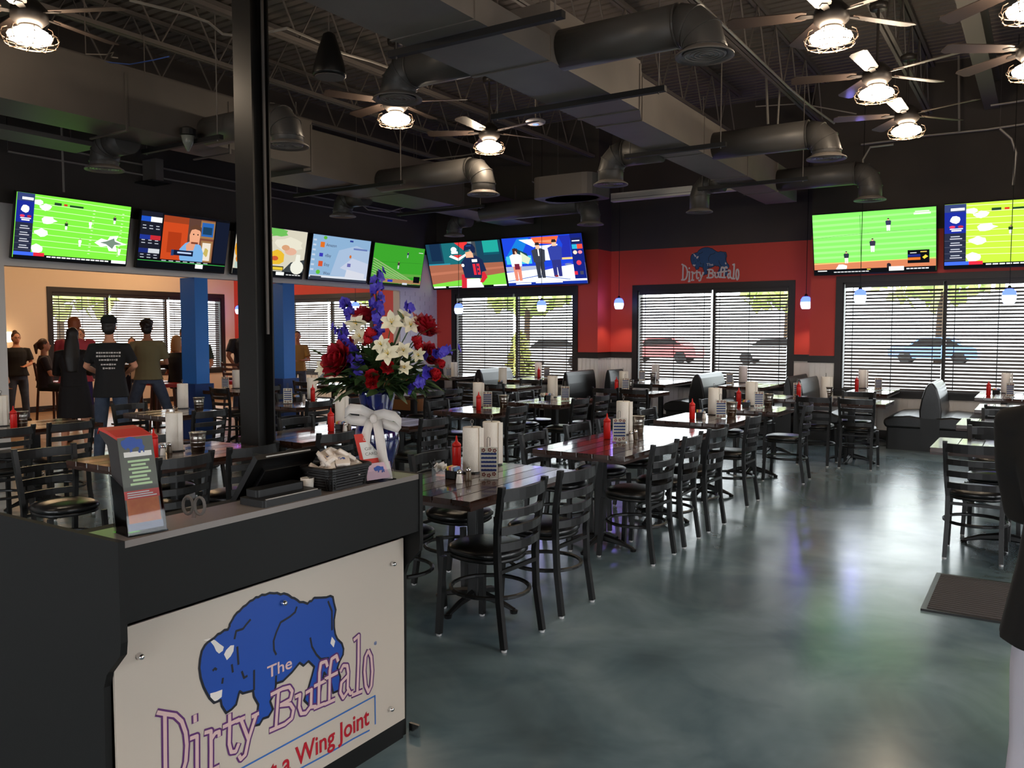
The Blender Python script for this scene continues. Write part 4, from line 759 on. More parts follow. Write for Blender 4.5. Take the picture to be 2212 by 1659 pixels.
# ---- brochure holder
p = Vector((-2.065, 1.335, HZ)); r = thing('brochure_holder', 'clear acrylic holder stuffed with menus leaning on the left end of the host stand', 'brochure holder', p, 0)
LW, LH = .11, .27
sh = [(.035, 0), (-.075, 0), (-.115, .27), (-.19, .30), (-.075, .335), (-.045, .34)]   # x (depth), z profile of the leaning packet
G_ = mat('menu_green', S(84, 140, 86), .4); D_ = mat('menu_dark', S(48, 44, 44), .4); R2 = mat('menu_red', S(206, 60, 50), .4); O_ = mat('menu_orange', S(214, 122, 60), .5, noise=(40, .3, S(190, 90, 50))); MW = mat('menu_white', S(225, 225, 220), .4)
pk = [(.02, .012), (-.05, .012), (-.085, .20), (-.10, .235), (-.15, .265), (-.145, .28), (-.105, .275), (-.035, .262)]
MB().ext(pk, (0, -.048, 0), (1, 0, 0), (0, 0, 1), (0, .096, 0)).build('menu_stack', D_, r)
fo = Vector((.0215, -.048, .012)); fv = Vector((-.0565, 0, .25)).normalized(); fu = Vector((0, 1, 0)); fn = fu.cross(fv)
def fp(name, a0, b0, a1, b1, m, h=.0006): MB().ext([(a0, b0), (a1, b0), (a1, b1), (a0, b1)], fo+fn*h, fu, fv, fn*.0002).build(name, m, r)
fp('cover_print', .0, .0, .096, .255, mat('menu_cover', S(84, 88, 80), .4)); fp('cover_photo', .004, .02, .092, .085, O_, .001); fp('cover_footer', .0, .0, .096, .02, mat('menu_footer', S(110, 114, 140), .4), .001); fp('cover_band', 0, .085, .096, .108, R2, .0012)
for k in range(3): fp('cover_band_text', .008, .089+k*.006, .088-.01*k, .092+k*.006, MW, .0015)
for k in range(7): fp('cover_line', .02+(k % 2)*.008, .122+k*.0105, .08-(k % 3)*.006, .128+k*.0105, mat('menu_pale_green', S(176, 205, 160), .5), .0014)
fp('cover_name', .012, .20, .088, .214, MW, .0014)
MB().ext([(a*.105+.046, b*.105+.222) for a, b in OUT], fo+fn*.0014, fu, fv, fn*.0002).build('cover_bison', mat('logo_blue', S(30, 74, 160), .4), r)
MB().ext([(-.034, .263), (-.1, .277), (-.15, .281), (-.162, .262), (-.150, .274), (-.1, .268), (-.034, .255)], (0, -.0485, 0), (1, 0, 0), (0, 0, 1), (0, .097, 0)).build('menu_top_edge', R2, r)
for zz in (.07, .085): MB().ext([(.006-zz*.2, zz), (-.06-zz*.2, zz), (-.06-zz*.2, zz+.012), (.006-zz*.2, zz+.012)], (0, -.0487, 0), (1, 0, 0), (0, 0, 1), (0, .0005, 0)).build('menu_side_band', R2, r)
for a, b in (((.026, -.055, .003), (-.02, -.052, .17)), ((.026, .052, .003), (-.02, .055, .17))): pass
MB().ext([(.03, .0), (-.062, .0), (-.09, .16), (.0, .13)], (0, -.053, 0), (1, 0, 0), (0, 0, 1), (0, .002, 0)).ext([(.03, .0), (-.062, .0), (-.09, .16), (.0, .13)], (0, .051, 0), (1, 0, 0), (0, 0, 1), (0, .002, 0)).b2((-.062, -.055, 0), (.034, .055, .004)).ext([(0, 0), (.106, 0), (.106, .13), (0, .13)], (.03, -.053, .003), (0, 1, 0), fv, fn*.002).build('acrylic_box', M_acr, r)
r.rotation_euler = (0, 0, -.15)
# ---- scissors-like ring keys, terminal, basket, cards
p = atz(442, 1122, HZ); r = thing('scissors', 'pair of scissors with two ring handles resting at the rear of the stand ledge', 'scissors', (p.x-.05, p.y, HZ-.01), .4)
for k, xx in enumerate((-.018, .02)): MB().tube([(xx+.016*math.cos(t*PI/8), 0, .045+.026*math.sin(t*PI/8)) for t in range(17)], .0045, n=6).build('handle_ring', M_steel, r)
MB().box((0, -.0, .012), (.012, .004, .05), (0, .2, 0)).build('blade', M_chrome, r)
M_pos = mat('black_pos_plastic', S(10, 10, 11), .45)
r = thing('pos_terminal', 'black touchscreen terminal tilted on the host stand, seen from behind', 'terminal', (-2.30, 1.975, .885), 0)
MB().rbox((0, 0, .012), (.16, .24, .024), .02).build('base', M_pos, r); MB().ext([(-.06, .02), (.06, .02), (.03, .17), (-.0, .17)], (0, -.07, 0), (1, 0, 0), (0, 0, 1), (0, .14, 0)).build('stand_neck', M_pos, r)
MB().box((.04, 0, .231), (.022, .28, .21), (0, .65, 0)).build('screen_shell', M_pos, r); MB().box((.055, 0, .218), (.02, .2, .13), (0, .65, 0)).build('rear_cover', M_pos, r); MB().box((.107, 0, .314), (.004, .2, .004)).build('top_edge', M_condu, r)
r = thing('card_reader_tray', 'low black tray with a card slot in front of the terminal', 'tray', (-2.09, 1.85, HZ-.001)); MB().rbox((0, 0, .011), (.12, .25, .022), .01).build('body', M_pos, r); MB().box((.05, .0, .023), (.005, .22, .003)).build('slot_trim', M_condu, r); MB().rbox((-.03, 0, .03), (.06, .2, .03), .01).build('keypad', M_pos, r)
r = thing('paper_cup', 'small white paper cup between the tray and basket on the stand', 'cup', (-2.15, 2.045, HZ)); r.location = (-2.13, 1.955+.045, HZ); MB().lathe([(.02, 0), (.024, .045), (.0225, .045), (.018, .002)], n=16).build('cup', M_paper, r, smooth=True)
p = atz(724, 1046, HZ); BKX, BKY = -2.125, 2.085+.05
r = thing('wicker_basket', 'black woven basket of wrapped napkins on the host stand', 'basket', (BKX, 2.24, HZ), 0)
r.location = (-2.105, 2.115, HZ)
MB().rbox((0, 0, .004), (.12, .17, .008), .02).build('floor', M_black, r)
def ringpts(wx, wy, z, rr=.02):
    P = []
    for sx, sy, a0 in ((1, 1, 0), (-1, 1, PI/2), (-1, -1, PI), (1, -1, 1.5*PI)):
        for k in range(4): a = a0+k/3*PI/2; P.append((sx*(wx/2-rr)+rr*math.cos(a), sy*(wy/2-rr)+rr*math.sin(a), z))
    return P+[P[0]]
mb = MB()
for k in range(7): mb.tube(ringpts(.12+.004*k, .17+.005*k, .008+.0095*k), .0052, n=5)
for k in range(22):
    P = ringpts(.134, .19, 0); q = P[(k*17//22) % 16]; mb.tube([(q[0]*.93, q[1]*.93, .004), (q[0]*1.06, q[1]*1.06, .07)], .004, n=4)
mb.build('wicker_weave', mat('black_wicker', S(22, 20, 19), .35), r)
MB().tube(ringpts(.152, .208, .074), .008, n=6).build('rim', mat('black_wicker', S(22, 20, 19), .35), r)
rr = random.Random(5); pm = MB().rbox((0, 0, 0), (.05, .07, .014), .006).mesh('packet', mat('napkin_packet', S(236, 224, 212), .5, bump=(60, .3)), True); bmm = MB().ext([(a*.045, b*.045) for a, b in OUT], (0, 0, .0075), (1, 0, 0), (0, 1, 0), (0, 0, .0003)).mesh('bison_print', mat('logo_blue', S(30, 74, 160), .4))
for k in range(26):
    x, y = rr.uniform(-.035, .035), rr.uniform(-.065, .07); z = HZ+.05+rr.random()*.03+(.03 if abs(y) < .05 else 0)
    o = bpy.data.objects.new('wrapped_mint', None); COL.objects.link(o); o.location = (-2.105+x, 2.115+y, z); o.rotation_euler = (rr.uniform(-.7, .7), rr.uniform(-.7, .7), rr.random()*3)
    tag(o, 'small white wrapped packet with blue bison, heaped in the black woven basket', 'packet', 'wrapped packets heaped in the basket')
    piece(type('q', (), {'data': pm, 'name': 'wrapper'}), o, (0, 0, 0)); 
    if k % 2: piece(type('q', (), {'data': bmm, 'name': 'bison_print'}), o, (0, 0, 0))
r = thing('gift_card_holder', 'clear holder with a red gift card sheet and small bison cards on the host stand', 'card holder', (-2.065, 2.255, HZ), -.05)
v = Vector((-.42, 0, 1)).normalized(); u = Vector((0, 1, 0)); n = u.cross(v)
r.location = (-2.055, 2.275, HZ); r.scale = (1, 1.28, 1); r.rotation_euler = (0, 0, -.22)
def gp(name, a0, b0, a1, b1, h, m, t=.0006): return MB().ext([(a0, b0), (a1, b0), (a1, b1), (a0, b1)], n*h, u, v, n*t).build(name, m, r)
gp('acrylic_back', -.045, 0, .045, .185, 0, M_acr, .002); gp('red_sheet', -.043, .01, .043, .183, .0022, R2); gp('white_label', -.032, .085, .034, .15, .003, MW)
text_mesh('label_text', 'GIFT', mat('print_grey', S(120, 118, 112), .5), .016, n*.0038+u*-.02+v*.118, u, v, r, width=.038, ext=.0002); text_mesh('label_text', 'CARD', mat('print_grey', S(120, 118, 112), .5), .016, n*.0038+u*-.022+v*.098, u, v, r, width=.042, ext=.0002)
for s_ in (-1, 1): MB().tube([n*.0035+v*.155+u*(s_*.002), n*.0035+v*.168+u*(s_*.014), n*.0035+v*.158+u*(s_*.016), n*.0035+v*.155], .0012, n=4).build('bow_print', MW, r)
v2 = Vector((-.3, 0, 1)).normalized()
for k in range(4): MB().ext([(-.042, .008), (.046, .008), (.046, .068), (-.042, .068)], Vector((.01+.0016*k, 0, 0)), u, v2, n*.001).build('small_card', mat('pink_card', S(216, 178, 190), .5) if k == 3 else MW, r)
MB().ext([(a*.06+.008, b*.06+.038) for a, b in OUT], Vector((.0165, 0, 0)), u, v2, n*.0006).build('card_bison', mat('logo_blue', S(30, 74, 160), .4), r)
MB().b2((-.02, -.05, 0), (.03, .05, .004)).build('acrylic_foot', M_acr, r); gp('front_lip', -.045, .0, .045, .03, .03, M_acr, .002)
r = thing('acrylic_box', 'empty clear acrylic box behind the red card sheet', 'box', (-2.33, 2.36, .885)); 
mb = MB(); 
for a, b in (((-.07, -.09, 0), (.07, -.087, .2)), ((-.07, .087, 0), (.07, .09, .2)), ((-.07, -.09, 0), (-.067, .09, .2)), ((.067, -.09, 0), (.07, .09, .2)), ((-.07, -.09, 0), (.07, .09, .003))): mb.b2(a, b)
mb.build('walls', M_acr, r); MB().b2((-.072, -.092, .2), (.072, .092, .206)).build('lid', mat('pale_blue_lid', S(150, 175, 200), .2), r)
# ================================================================ FLOWER VASE
VX, VY = -2.26, 2.58
VX, VY = -2.14, 2.37
r = thing('flower_vase', 'tall cobalt blue glass vase tied with a wide white ribbon on the host stand', 'vase', (VX, VY, HZ))
M_cob = mat('cobalt_glass', S(12, 20, 84), .06, coat=1, spec=.8)
MB().lathe([(.03, 0), (.045, .004), (.055, .03), (.076, .09), (.086, .135), (.082, .18), (.064, .215), (.056, .235), (.062, .27), (.07, .31), (.074, .335), (.07, .335), (.058, .27), (.046, .235), (.02, .2)], n=28).build('vase_body', M_cob, r, smooth=True)
M_rib = mat('white_satin_ribbon', S(222, 214, 206), .55, bump=(200, .1)); dv = Vector((_C.x-VX, _C.y-VY, 0)).normalized(); du = Vector((-dv.y, dv.x, 0))*-1
du = _r.copy(); dv = -_f0
def ribbon(name, pts, wd, axis):
    mb = MB(); P = [Vector(p) for p in pts]; A = Vector(axis)*wd/2
    vs = []
    for p in P: vs += [p-A, p+A]
    fs = [(2*i, 2*i+1, 2*i+3, 2*i+2) for i in range(len(P)-1)]
    mb.add(vs, fs); o = mb.build(name, M_rib, r, smooth=True); so = o.modifiers.new('thickness', 'SOLIDIFY'); so.thickness = .0016; return o
def q3(a, b, z): return dv*a+du*b+Vector((0, 0, z))
zz = .225
ribbon('ribbon_band', [q3(.066*math.cos(t*PI/8), .066*math.sin(t*PI/8), zz) for t in range(17)], .03, (0, 0, 1))
ribbon('bow_loop', [q3(.07, 0, zz+.01), q3(.09, -.04, zz+.035), q3(.095, -.085, zz+.04), q3(.09, -.105, zz+.02), q3(.075, -.085, zz-.005), q3(.075, -.04, zz-.01), q3(.072, 0, zz)], .036, (0, .1, 1)); ribbon('bow_loop', [q3(.07, 0, zz+.01), q3(.09, .04, zz+.02), q3(.1, .085, zz+.01), q3(.095, .105, zz-.015), q3(.08, .09, zz-.035), q3(.075, .04, zz-.02), q3(.072, 0, zz)], .036, (0, .1, 1))
ribbon('ribbon_tail', [q3(.075, -.01, zz), q3(.088, -.025, zz-.05), q3(.095, -.032, zz-.12), q3(.09, -.03, zz-.16)], .034, du); ribbon('ribbon_tail', [q3(.075, .01, zz), q3(.092, .022, zz-.05), q3(.1, .036, zz-.14), q3(.098, .052, zz-.205), q3(.1, .055, zz-.222)], .036, du)
MB().ell(q3(.078, 0, zz), (.014, .014, .018)).build('bow_knot', M_rib, r, smooth=True)
FD = (Vector((VX, VY, 1.2))-_C).dot(_fw)
M_leaf = mat('dark_leaf', S(44, 66, 36), .45, noise=(20, .3, S(62, 88, 44))); M_rose = mat('rose_red', S(160, 16, 34), .5); M_carn = mat('carnation_red', S(210, 40, 50), .6); M_lily = mat('lily_white', S(238, 232, 205), .5); M_delph = mat('delphinium_blue', S(62, 50, 168), .5, noise=(50, .3, S(88, 72, 200))); M_stem = mat('flower_stem', S(66, 96, 50), .6)
def petal(mb, c, d, up, L, w_, curl):
    """cupped petal from c along d"""
    c, d, up = Vector(c), Vector(d).normalized(), Vector(up).normalized(); s = d.cross(up).normalized(); vs = []; n_ = 4
    for i in range(n_+1):
        t = i/n_; p = c+d*(L*t)+up*(curl*L*t*t); ww = w_*math.sin(PI*min(t*.85+.12, 1))
        vs += [p-s*ww/2+up*ww*.18, p, p+s*ww/2+up*ww*.18]
    fs = []
    for i in range(n_): fs += [(3*i, 3*i+1, 3*i+4, 3*i+3), (3*i+1, 3*i+2, 3*i+5, 3*i+4)]
    mb.add(vs, fs)
def flower_base(o, p): MB().tube([Vector((0, 0, 0)), (Vector((VX, VY, HZ+.34))-p)*.6+Vector((0, 0, -.01)), (Vector((VX, VY, HZ+.29))-p)], .0022, n=5).build('stem', M_stem, o)
def rose(px, py, dd, R, label, m=None, name='rose', layers=5):
    R *= 1.3 if name == 'rose' else 1.2
    if py > 735: dd -= .075
    p = atd(px, py, FD+dd); o = thing(name, label, 'flower', p, 0, 'roses' if name == 'rose' else 'carnations'); rr = random.Random(int(px)); out = (p-Vector((VX, VY, HZ+.45))).normalized(); out = (out+Vector((0, 0, .5))-_fw*.4).normalized()
    a = out.orthogonal().normalized(); b = out.cross(a); mb = MB()
    for L in range(layers):
        k = 3+L; rad = R*(.15+.8*L/layers)
        for i in range(k):
            t = 2*PI*i/k+L*.7+rr.random()*.3; d = a*math.cos(t)+b*math.sin(t)
            petal(mb, out*(-R*.6)+d*rad*.45, out*(1.1-.08*L)+d*(.1+.13*L), -d, R*(1.5-.11*L), R*1.5*(.75+.12*L), .05-(.09 if name == 'rose' else -.02)*L)
    ob = mb.build('petals', m or M_rose, o, smooth=True); flower_base(o, p); return o
for px, py, dd, R, l in ((785, 682, .03, .036, 'dark red rose behind the tall blue spike'), (918, 703, .0, .04, 'large dark red rose at the upper right of the bouquet'), (728, 778, -.04, .045, 'largest dark red rose at the left of the bouquet'), (745, 757, .02, .034, 'dark red rose tucked above the largest left rose'), (930, 765, .02, .032, 'dark red rose at right behind the blue florets')): rose(px, py, dd, R, l)
for px, py, dd, R, l in ((799, 718, -.05, .021, 'small bright red carnation left of the tall blue spike'), (792, 735, -.05, .02, 'bright red carnation below the one by the spike'), (838, 792, -.09, .023, 'bright red carnation at the centre of the bouquet'), (803, 812, -.1, .023, 'bright red carnation low at the centre left'), (803, 828, -.1, .021, 'lowest bright red carnation over the leaves'), (902, 735, -.03, .021, 'bright red carnation at upper right under the large rose'), (905, 748, -.02, .018, 'small red carnation half hidden at the right'), (942, 808, -.02, .022, 'bright red carnation low at the right edge'), (954, 785, .0, .016, 'small red carnation bud at the far right')): rose(px, py, dd, R, l, M_carn, 'carnation', 6)
def lily(px, py, dd, R, label):
    R *= 1.2
    if py > 735: dd -= .075
    p = atd(px, py, FD+dd); o = thing('lily', label, 'flower', p, 0, 'white lilies'); out = (-_fw*.8+Vector((0, 0, .4))+_r*random.uniform(-.4, .4)).normalized(); a = out.orthogonal().normalized(); b = out.cross(a); mb = MB()
    for i in range(6):
        t = i*PI/3+px*.01; d = a*math.cos(t)+b*math.sin(t); petal(mb, out*-.004, out*.45+d, out, R*1.15, R*.62, -.25 if i % 2 else -.1)
    mb.build('petals', M_lily, o, smooth=True); mb = MB()
    for i in range(5): t = i*2*PI/5; d = a*math.cos(t)+b*math.sin(t); mb.tube([(0, 0, 0), out*R*.5+d*R*.18], .001, n=4)
    mb.build('stamens', M_yel, o); flower_base(o, p)
for i, (px, py, dd, R, l) in enumerate(((770, 700, -.02, .036, 'white lily at the upper left of the bouquet'), (778, 728, -.04, .032, 'white lily below the upper left one'), (846, 698, -.04, .04, 'large white lily right of the tall blue spike'), (872, 685, .0, .03, 'white lily bud at the top right'), (888, 703, -.03, .034, 'white lily beside the large right rose'), (838, 765, -.09, .04, 'large white lily at the centre of the bouquet'), (824, 745, -.08, .03, 'white lily just above the central one'), (872, 758, -.06, .03, 'white lily right of the centre'), (700, 795, .0, .032, 'white lily drooping at the far left'), (874, 795, -.07, .026, 'white lily low right of the centre'), (905, 768, -.04, .026, 'pale lily at the right before the rose'), (726, 752, .02, .02, 'small white bloom at the upper left edge'))): lily(px, py, dd, R, l)
def delph(pts, R, label):
    P = [atd(x, y, FD+d-(.05 if y > 735 else 0)) for x, y, d in pts]; o = thing('delphinium', label, 'flower', P[0], 0, 'blue delphinium spikes'); rr = random.Random(int(pts[0][0]*3)); mb = MB()
    Q = [p-P[0] for p in P]
    for i in range(len(Q)-1):
        L = (Q[i+1]-Q[i]).length; n_ = max(3, int(L/.0075))
        for k in range(n_):
            c = Q[i].lerp(Q[i+1], k/n_)
            t = rr.random()*2*PI; d = Vector((math.cos(t), math.sin(t), rr.uniform(-.2, .5))); d = (d-_fw*.5).normalized(); c = c+d*R*rr.uniform(.3, 1); a = d.orthogonal().normalized(); b = d.cross(a)
            for j in range(5): s_ = j*2*PI/5; e = a*math.cos(s_)+b*math.sin(s_); petal(mb, c, e+d*.3, d, .021, .019, .1)
    mb.build('florets', M_delph, o, smooth=True); MB().tube(Q, .003, n=5).build('stalk', M_stem, o); flower_base(o, P[0])
for pts, R, l in (([(818, 735, -.02), (815, 680, -.02), (812, 630, -.01), (815, 585, 0)], .022, 'tallest blue delphinium spike at the top centre of the bouquet'), ([(775, 810, -.08), (762, 770, -.06), (745, 730, -.02), (730, 705, .02)], .024, 'blue delphinium spike sweeping through the left side'), ([(760, 690, .03), (752, 665, .04), (740, 650, .05)], .014, 'small blue delphinium tip at the upper left'), ([(880, 672, .02), (888, 657, .02)], .014, 'small blue delphinium tip at the upper right'), ([(925, 770, -.04), (955, 762, -.02), (985, 755, 0)], .016, 'blue delphinium spray reaching out at the right'), ([(925, 800, -.05), (900, 835, -.06), (890, 850, -.06)], .016, 'blue delphinium hanging low at the right')): delph(pts, R, l)
# foliage
rr = random.Random(11); o = thing('foliage', 'dense dark green leaves filling the bouquet above the vase', 'leaves', (VX, VY, HZ+.3)); mb = MB(); c0 = Vector((VX, VY, HZ+.3))
for k in range(620):
    a = rr.random()*2*PI; el = rr.uniform(-.15, 1.2); rad = rr.uniform(.06, .19)*(1 if el < .5 else .82); d = Vector((math.cos(a)*math.cos(el), math.sin(a)*math.cos(el), math.sin(el))); p = Vector((0, 0, .05))+d*rad; p.z = p.z*.95-.005
    petal(mb, p, d+Vector((rr.uniform(-.6, .6), rr.uniform(-.6, .6), rr.uniform(-.5, .3))), Vector((rr.uniform(-.5, .5), rr.uniform(-.5, .5), 1)), rr.uniform(.035, .07), rr.uniform(.02, .038), -.2)
q = mb.build('leaf_mass', M_leaf, o, smooth=True); q['kind'] = 'stuff'
lm = None
for px, py, tx, ty, w_ in ((740, 835, 690, 850, .05), (760, 830, 700, 815, .045), (770, 845, 715, 868, .055), (760, 760, 715, 735, .03), (755, 755, 690, 742, .02), (880, 830, 930, 845, .05), (900, 815, 962, 842, .03), (905, 790, 975, 815, .02), (830, 840, 800, 868, .05), (850, 845, 880, 870, .05), (700, 770, 668, 750, .014), (870, 690, 858, 668, .016), (900, 730, 940, 700, .008), (790, 700, 742, 690, .012)):
    a = atd(px, py, FD-.06)-c0; b = atd(tx, ty, FD-.05)-c0; mb = MB(); petal(mb, a, b-a, Vector((0, 0, 1))-_fw*.3, (b-a).length, w_, -.1); mb.build('leaf', M_leaf, o, smooth=True)
# ================================================================ TABLES AND CHAIRS
def make_chair():
    r = thing('ladderback_chair', '', 'chair', (0, 0, 0), 0)
    # faces +Y; back at y=-.19
    def bp(s):
        mb = MB(); x = s*.165
        mb.tube([(s*.175, -.235, .012), (s*.168, -.2, .25), (s*.17, -.19, .45), (s*.185, -.2, .62), (s*.195, -.235, .835)], 0, rs=[(.013, .013)]*5, n=4, flat=(.021, .021)); mb.box((s*.195, -.236, .84), (.03, .03, .014)); return mb
    bl = bp(-1).build('back_post', M_black, r); bp(1).build('back_post', M_black, r)
    for s in (-1, 1): MB().tube([(s*.19, .185, .012), (s*.175, .165, .43)], 0, flat=(.021, .021), n=4).build('front_leg', M_black, r)
    def arc(z, h, name):
        mb = MB(); n = 8; vs = []
        for i in range(n+1):
            t = i/n*2-1; w_ = .17+(z-.45)*.055; x = t*w_; y = -.195-(z-.45)*.11-.04*(1-t*t)
            for dy in (-.009, .009):
                for dz in (-h/2, h/2): vs.append((x, y+dy, z+dz))
        fs = []
        for i in range(n): o = 4*i; fs += [(o, o+4, o+5, o+1), (o+2, o+3, o+7, o+6), (o+1, o+5, o+7, o+3), (o, o+2, o+6, o+4)]
        mb.add(vs, fs); mb.build(name, M_black, r)
    arc(.80, .062, 'top_rail')
    for z in (.70, .615, .53): arc(z, .042, 'back_slat')
    # seat: rounded trapezoid frame and domed cushion
    def outline(k, z): return [(k*x, k*y-.0, z) for x, y in [(.18*math.cos(a)*(1 if True else 1)*(1.08 if abs(math.sin(a)*math.cos(a)) > .3 else 1), .195*math.sin(a)*(1.06 if abs(math.sin(a)*math.cos(a)) > .3 else 1)) for a in [2*PI*i/20 for i in range(20)]]]
    def dome(layers, name, m):
        vs = []; fs = []
        for k, z in layers: vs += outline(k, z)
        n = 20
        for i in range(len(layers)-1):
            for j in range(n): fs.append((i*n+j, i*n+(j+1) % n, (i+1)*n+(j+1) % n, (i+1)*n+j))
        fs.append(tuple(reversed(range(n)))); fs.append(tuple(range((len(layers)-1)*n, len(layers)*n)))
        MB().add(vs, fs).build(name, m, r, smooth=True)
    dome([(1.0, .425), (1.02, .428), (1.02, .445), (1.0, .447)], 'seat_frame', M_black); dome([(.98, .446), (1.06, .455), (1.07, .472), (1.0, .488), (.8, .499), (.4, .505), (.1, .506)], 'seat_cushion', M_vinyl)
    MB().tube([(.205*math.cos(t*PI/12), -.015+.215*math.sin(t*PI/12), .255) for t in range(25)], .012, n=6).build('foot_ring', M_black, r)
    MB().box((0, -.2, .4), (.33, .018, .02)).build('rear_stretcher', M_black, r)
    for x, y in ((-.175, -.235), (.175, -.235), (-.19, .185), (.19, .185)): MB().lathe([(.014, 0), (.015, .014)], (x, y, 0), n=8).build('glide', M_glide, r)
    return r
chair0 = make_chair(); chair_used = False
def chair(x, y, face, label, group):
    """face: angle the sitter looks toward, 0 = +Y, PI/2 = -X"""
    global chair_used
    face += random.Random(int(x*100+y*37)).uniform(-.05, .05)
    if not chair_used:
        chair_used = True; chair0.location = (x, y, 0); chair0.rotation_euler = (0, 0, face); chair0['label'] = label; chair0['group'] = group; return chair0
    return dup(chair0, (x, y, 0), face, label, group)
FW, FE, FN, FS = PI/2, -PI/2, 0, PI     # facing -X, +X, +Y, -Y
def table(name, x0, x1, y0, y1, label, legs=1, booth=False):
    cx, cy = (x0+x1)/2, (y0+y1)/2; wx, wy = x1-x0, y1-y0
    r = thing('dining_table', label, 'table', (cx, cy, 0), 0, 'dark plank tables')
    top = MB().box((0, 0, .722), (wx-.01, wy-.01, .03)).build('tabletop', M_woodedge, r)
    n = 6; pw = wx/n
    for i in range(n):
        MB().rbox((-wx/2+pw*(i+.5), 0, .744), (pw-.007, wy, .032), .003, 1).build('plank', M_wood1 if i % 2 else M_wood2, top)
    ys = [0] if legs == 1 else [-wy/2+.38, wy/2-.38]
    for yy in ys:
        MB().rbox((0, yy, .38), (.075, .075, .66), .01).build('pedestal', M_black, r); MB().box((0, yy, .70), (.3, .3, .014)).build('top_plate', M_black, r)
        b = MB()
        for a in (0, PI/2, PI, 1.5*PI):
            c_, s_ = math.cos(a), math.sin(a); b.tube([(c_*.03, yy+s_*.03, .075), (c_*.16, yy+s_*.16, .055), (c_*.27, yy+s_*.27, .02)], 0, rs=[(.022, .03), (.018, .022), (.016, .012)], n=6); b.lathe([(.02, 0), (.024, .018), (.012, .024)], (c_*.27, yy+s_*.27, 0), n=10)
        b.build('cross_base', M_black, r)
    TAB[name] = (x0, x1, y0, y1, label)
    return r
TAB = {}
NAMES = {}
def T(k, x0, x1, y0, y1, desc, legs=1, E=(), W=(), S_=(), N=(), de=.06, dw=.06, booth=False):
    table(k, x0, x1, y0, y1, 'dark plank table, '+desc, legs, booth); NAMES[k] = desc; g = 'black ladderback chairs at the dining tables'
    od = ['nearest', 'second', 'third', 'fourth']
    for i, y in enumerate(E): chair(x1-de, y, FW, 'black ladderback chair, %s on right side of table %s' % (od[i], desc), g)
    for i, y in enumerate(W): chair(x0+dw, y, FE, 'black ladderback chair, %s on left side of table %s' % (od[i], desc), g)
    for i, x in enumerate(S_): chair(x, y0-.03, FN, 'black ladderback chair seen from behind, %s at near end of table %s' % (('left', 'right', 'third')[i], desc), g)
    for i, x in enumerate(N): chair(x, y1+.05, FS, 'black ladderback chair facing us, %s at far end of table %s' % (('left', 'right', 'third')[i], desc), g)
T('T1', -3.16, -2.41, 3.36, 4.5, 'behind the host stand', 1, E=(3.6, 4.19), W=(3.6, 4.2))
T('T2', -3.14, -2.39, 5.15, 7.0, 'with the longest top', 2, E=(5.45, 5.98, 6.57), W=(5.47, 6.17, 6.75))
T('T3', -3.18, -2.43, 7.48, 8.37, 'just past the longest table', 1, E=(7.7,), W=(7.74,))
T('T4', -3.11, -2.36, 8.92, 9.62, 'fourth along the aisle', 1, E=(9.15,), W=(9.3,), de=-.02)
T('T5a', -3.42, -2.62, 10.72, 11.4, 'before the wainscot pillar', 1, S_=(-3.1,), de=0)
T('T5', -2.42, -1.54, 10.55, 11.22, 'before the rounded bench', 1, S_=(-2.3, -1.82), N=(-2.0,))
T('N1', -5.49, -4.73, 3.0, 4.16, 'behind the terminal', 1, E=(3.25, 3.8), W=(2.95, 3.7))
T('P', -5.56, -4.8, 4.46, 5.5, 'right of the black post', 1, E=(4.66,), W=(5.25,))
T('Q', -5.55, -4.81, 5.76, 6.33, 'behind the vase', 1, E=(5.92,), W=(6.05,))
T('M1', -5.58, -4.82, 7.08, 7.78, 'just right of the vase', 1, E=(7.33,), W=(7.4,))
T('M2', -5.48, -4.74, 8.42, 9.45, 'with glass caddy mid-room', 1, E=(8.6, 9.15), W=(8.66, 9.1))
T('E3', -5.28, -4.5, 10.62, 11.2, 'before the logo window', 1, S_=(-5.12, -4.68), N=(-5.1,))
T('L1', -8.2, -7.46, 3.55, 4.45, 'at the far left edge', 1, E=(3.42, 3.93), W=(4.0,), de=-.13)
T('W2', -8.16, -7.42, 5.08, 5.83, 'left of the post', 1, E=(5.27,), W=(5.3,), de=-.2, dw=.02)
T('U', -7.86, -7.08, 6.5, 7.6, 'with tilted menu card', 1, E=(6.68, 7.3), W=(6.7, 7.25), dw=.05)
T('M0', -7.85, -7.1, 8.5, 9.6, 'hidden by the bouquet', 1, E=(8.7, 9.12), W=(8.8,), de=-.05)
T('M3', -7.45, -6.67, 10.53, 11.25, 'before the corner window', 1, S_=(-7.42, -6.95), N=(-7.05,))
T('W3', -10.35, -9.55, 7.7, 8.45, 'below left blue column', 1, S_=(-9.62,), E=(8.1,))
T('V', -10.1, -9.35, 9.4, 10.1, 'below right blue column', 1, E=(9.7,), S_=(-9.8,))
T('R1', -.69, .3, 6.82, 7.52, 'nearest at right edge', 1, S_=(-.37,), N=(-.3,))
T('R2', -.66, .3, 8.6, 9.34, 'second at right edge', 1, S_=(-.33,), N=(-.3,))
T('R3', -.62, .3, 10.38, 11.3, 'third at right edge', 1, S_=(-.31,))
T('T6', -2.37, -1.78, 12.3, 13.5, 'in booth, right window', 1, booth=True)
T('RB', -.74, -.1, 12.3, 13.5, 'in booth, right edge', 1, booth=True)
T('EB', -5.88, -5.14, 12.6, 14.0, 'in left logo-window booth', 1, booth=True)
T('EC', -4.33, -3.6, 12.75, 14.0, 'in right logo-window booth', 1, booth=True)
T('MB', -8.2, -7.5, 12.4, 13.5, 'in right corner-window booth', 1, booth=True)
T('MA', -9.95, -9.3, 12.3, 13.5, 'in left corner-window booth', 1, booth=True)
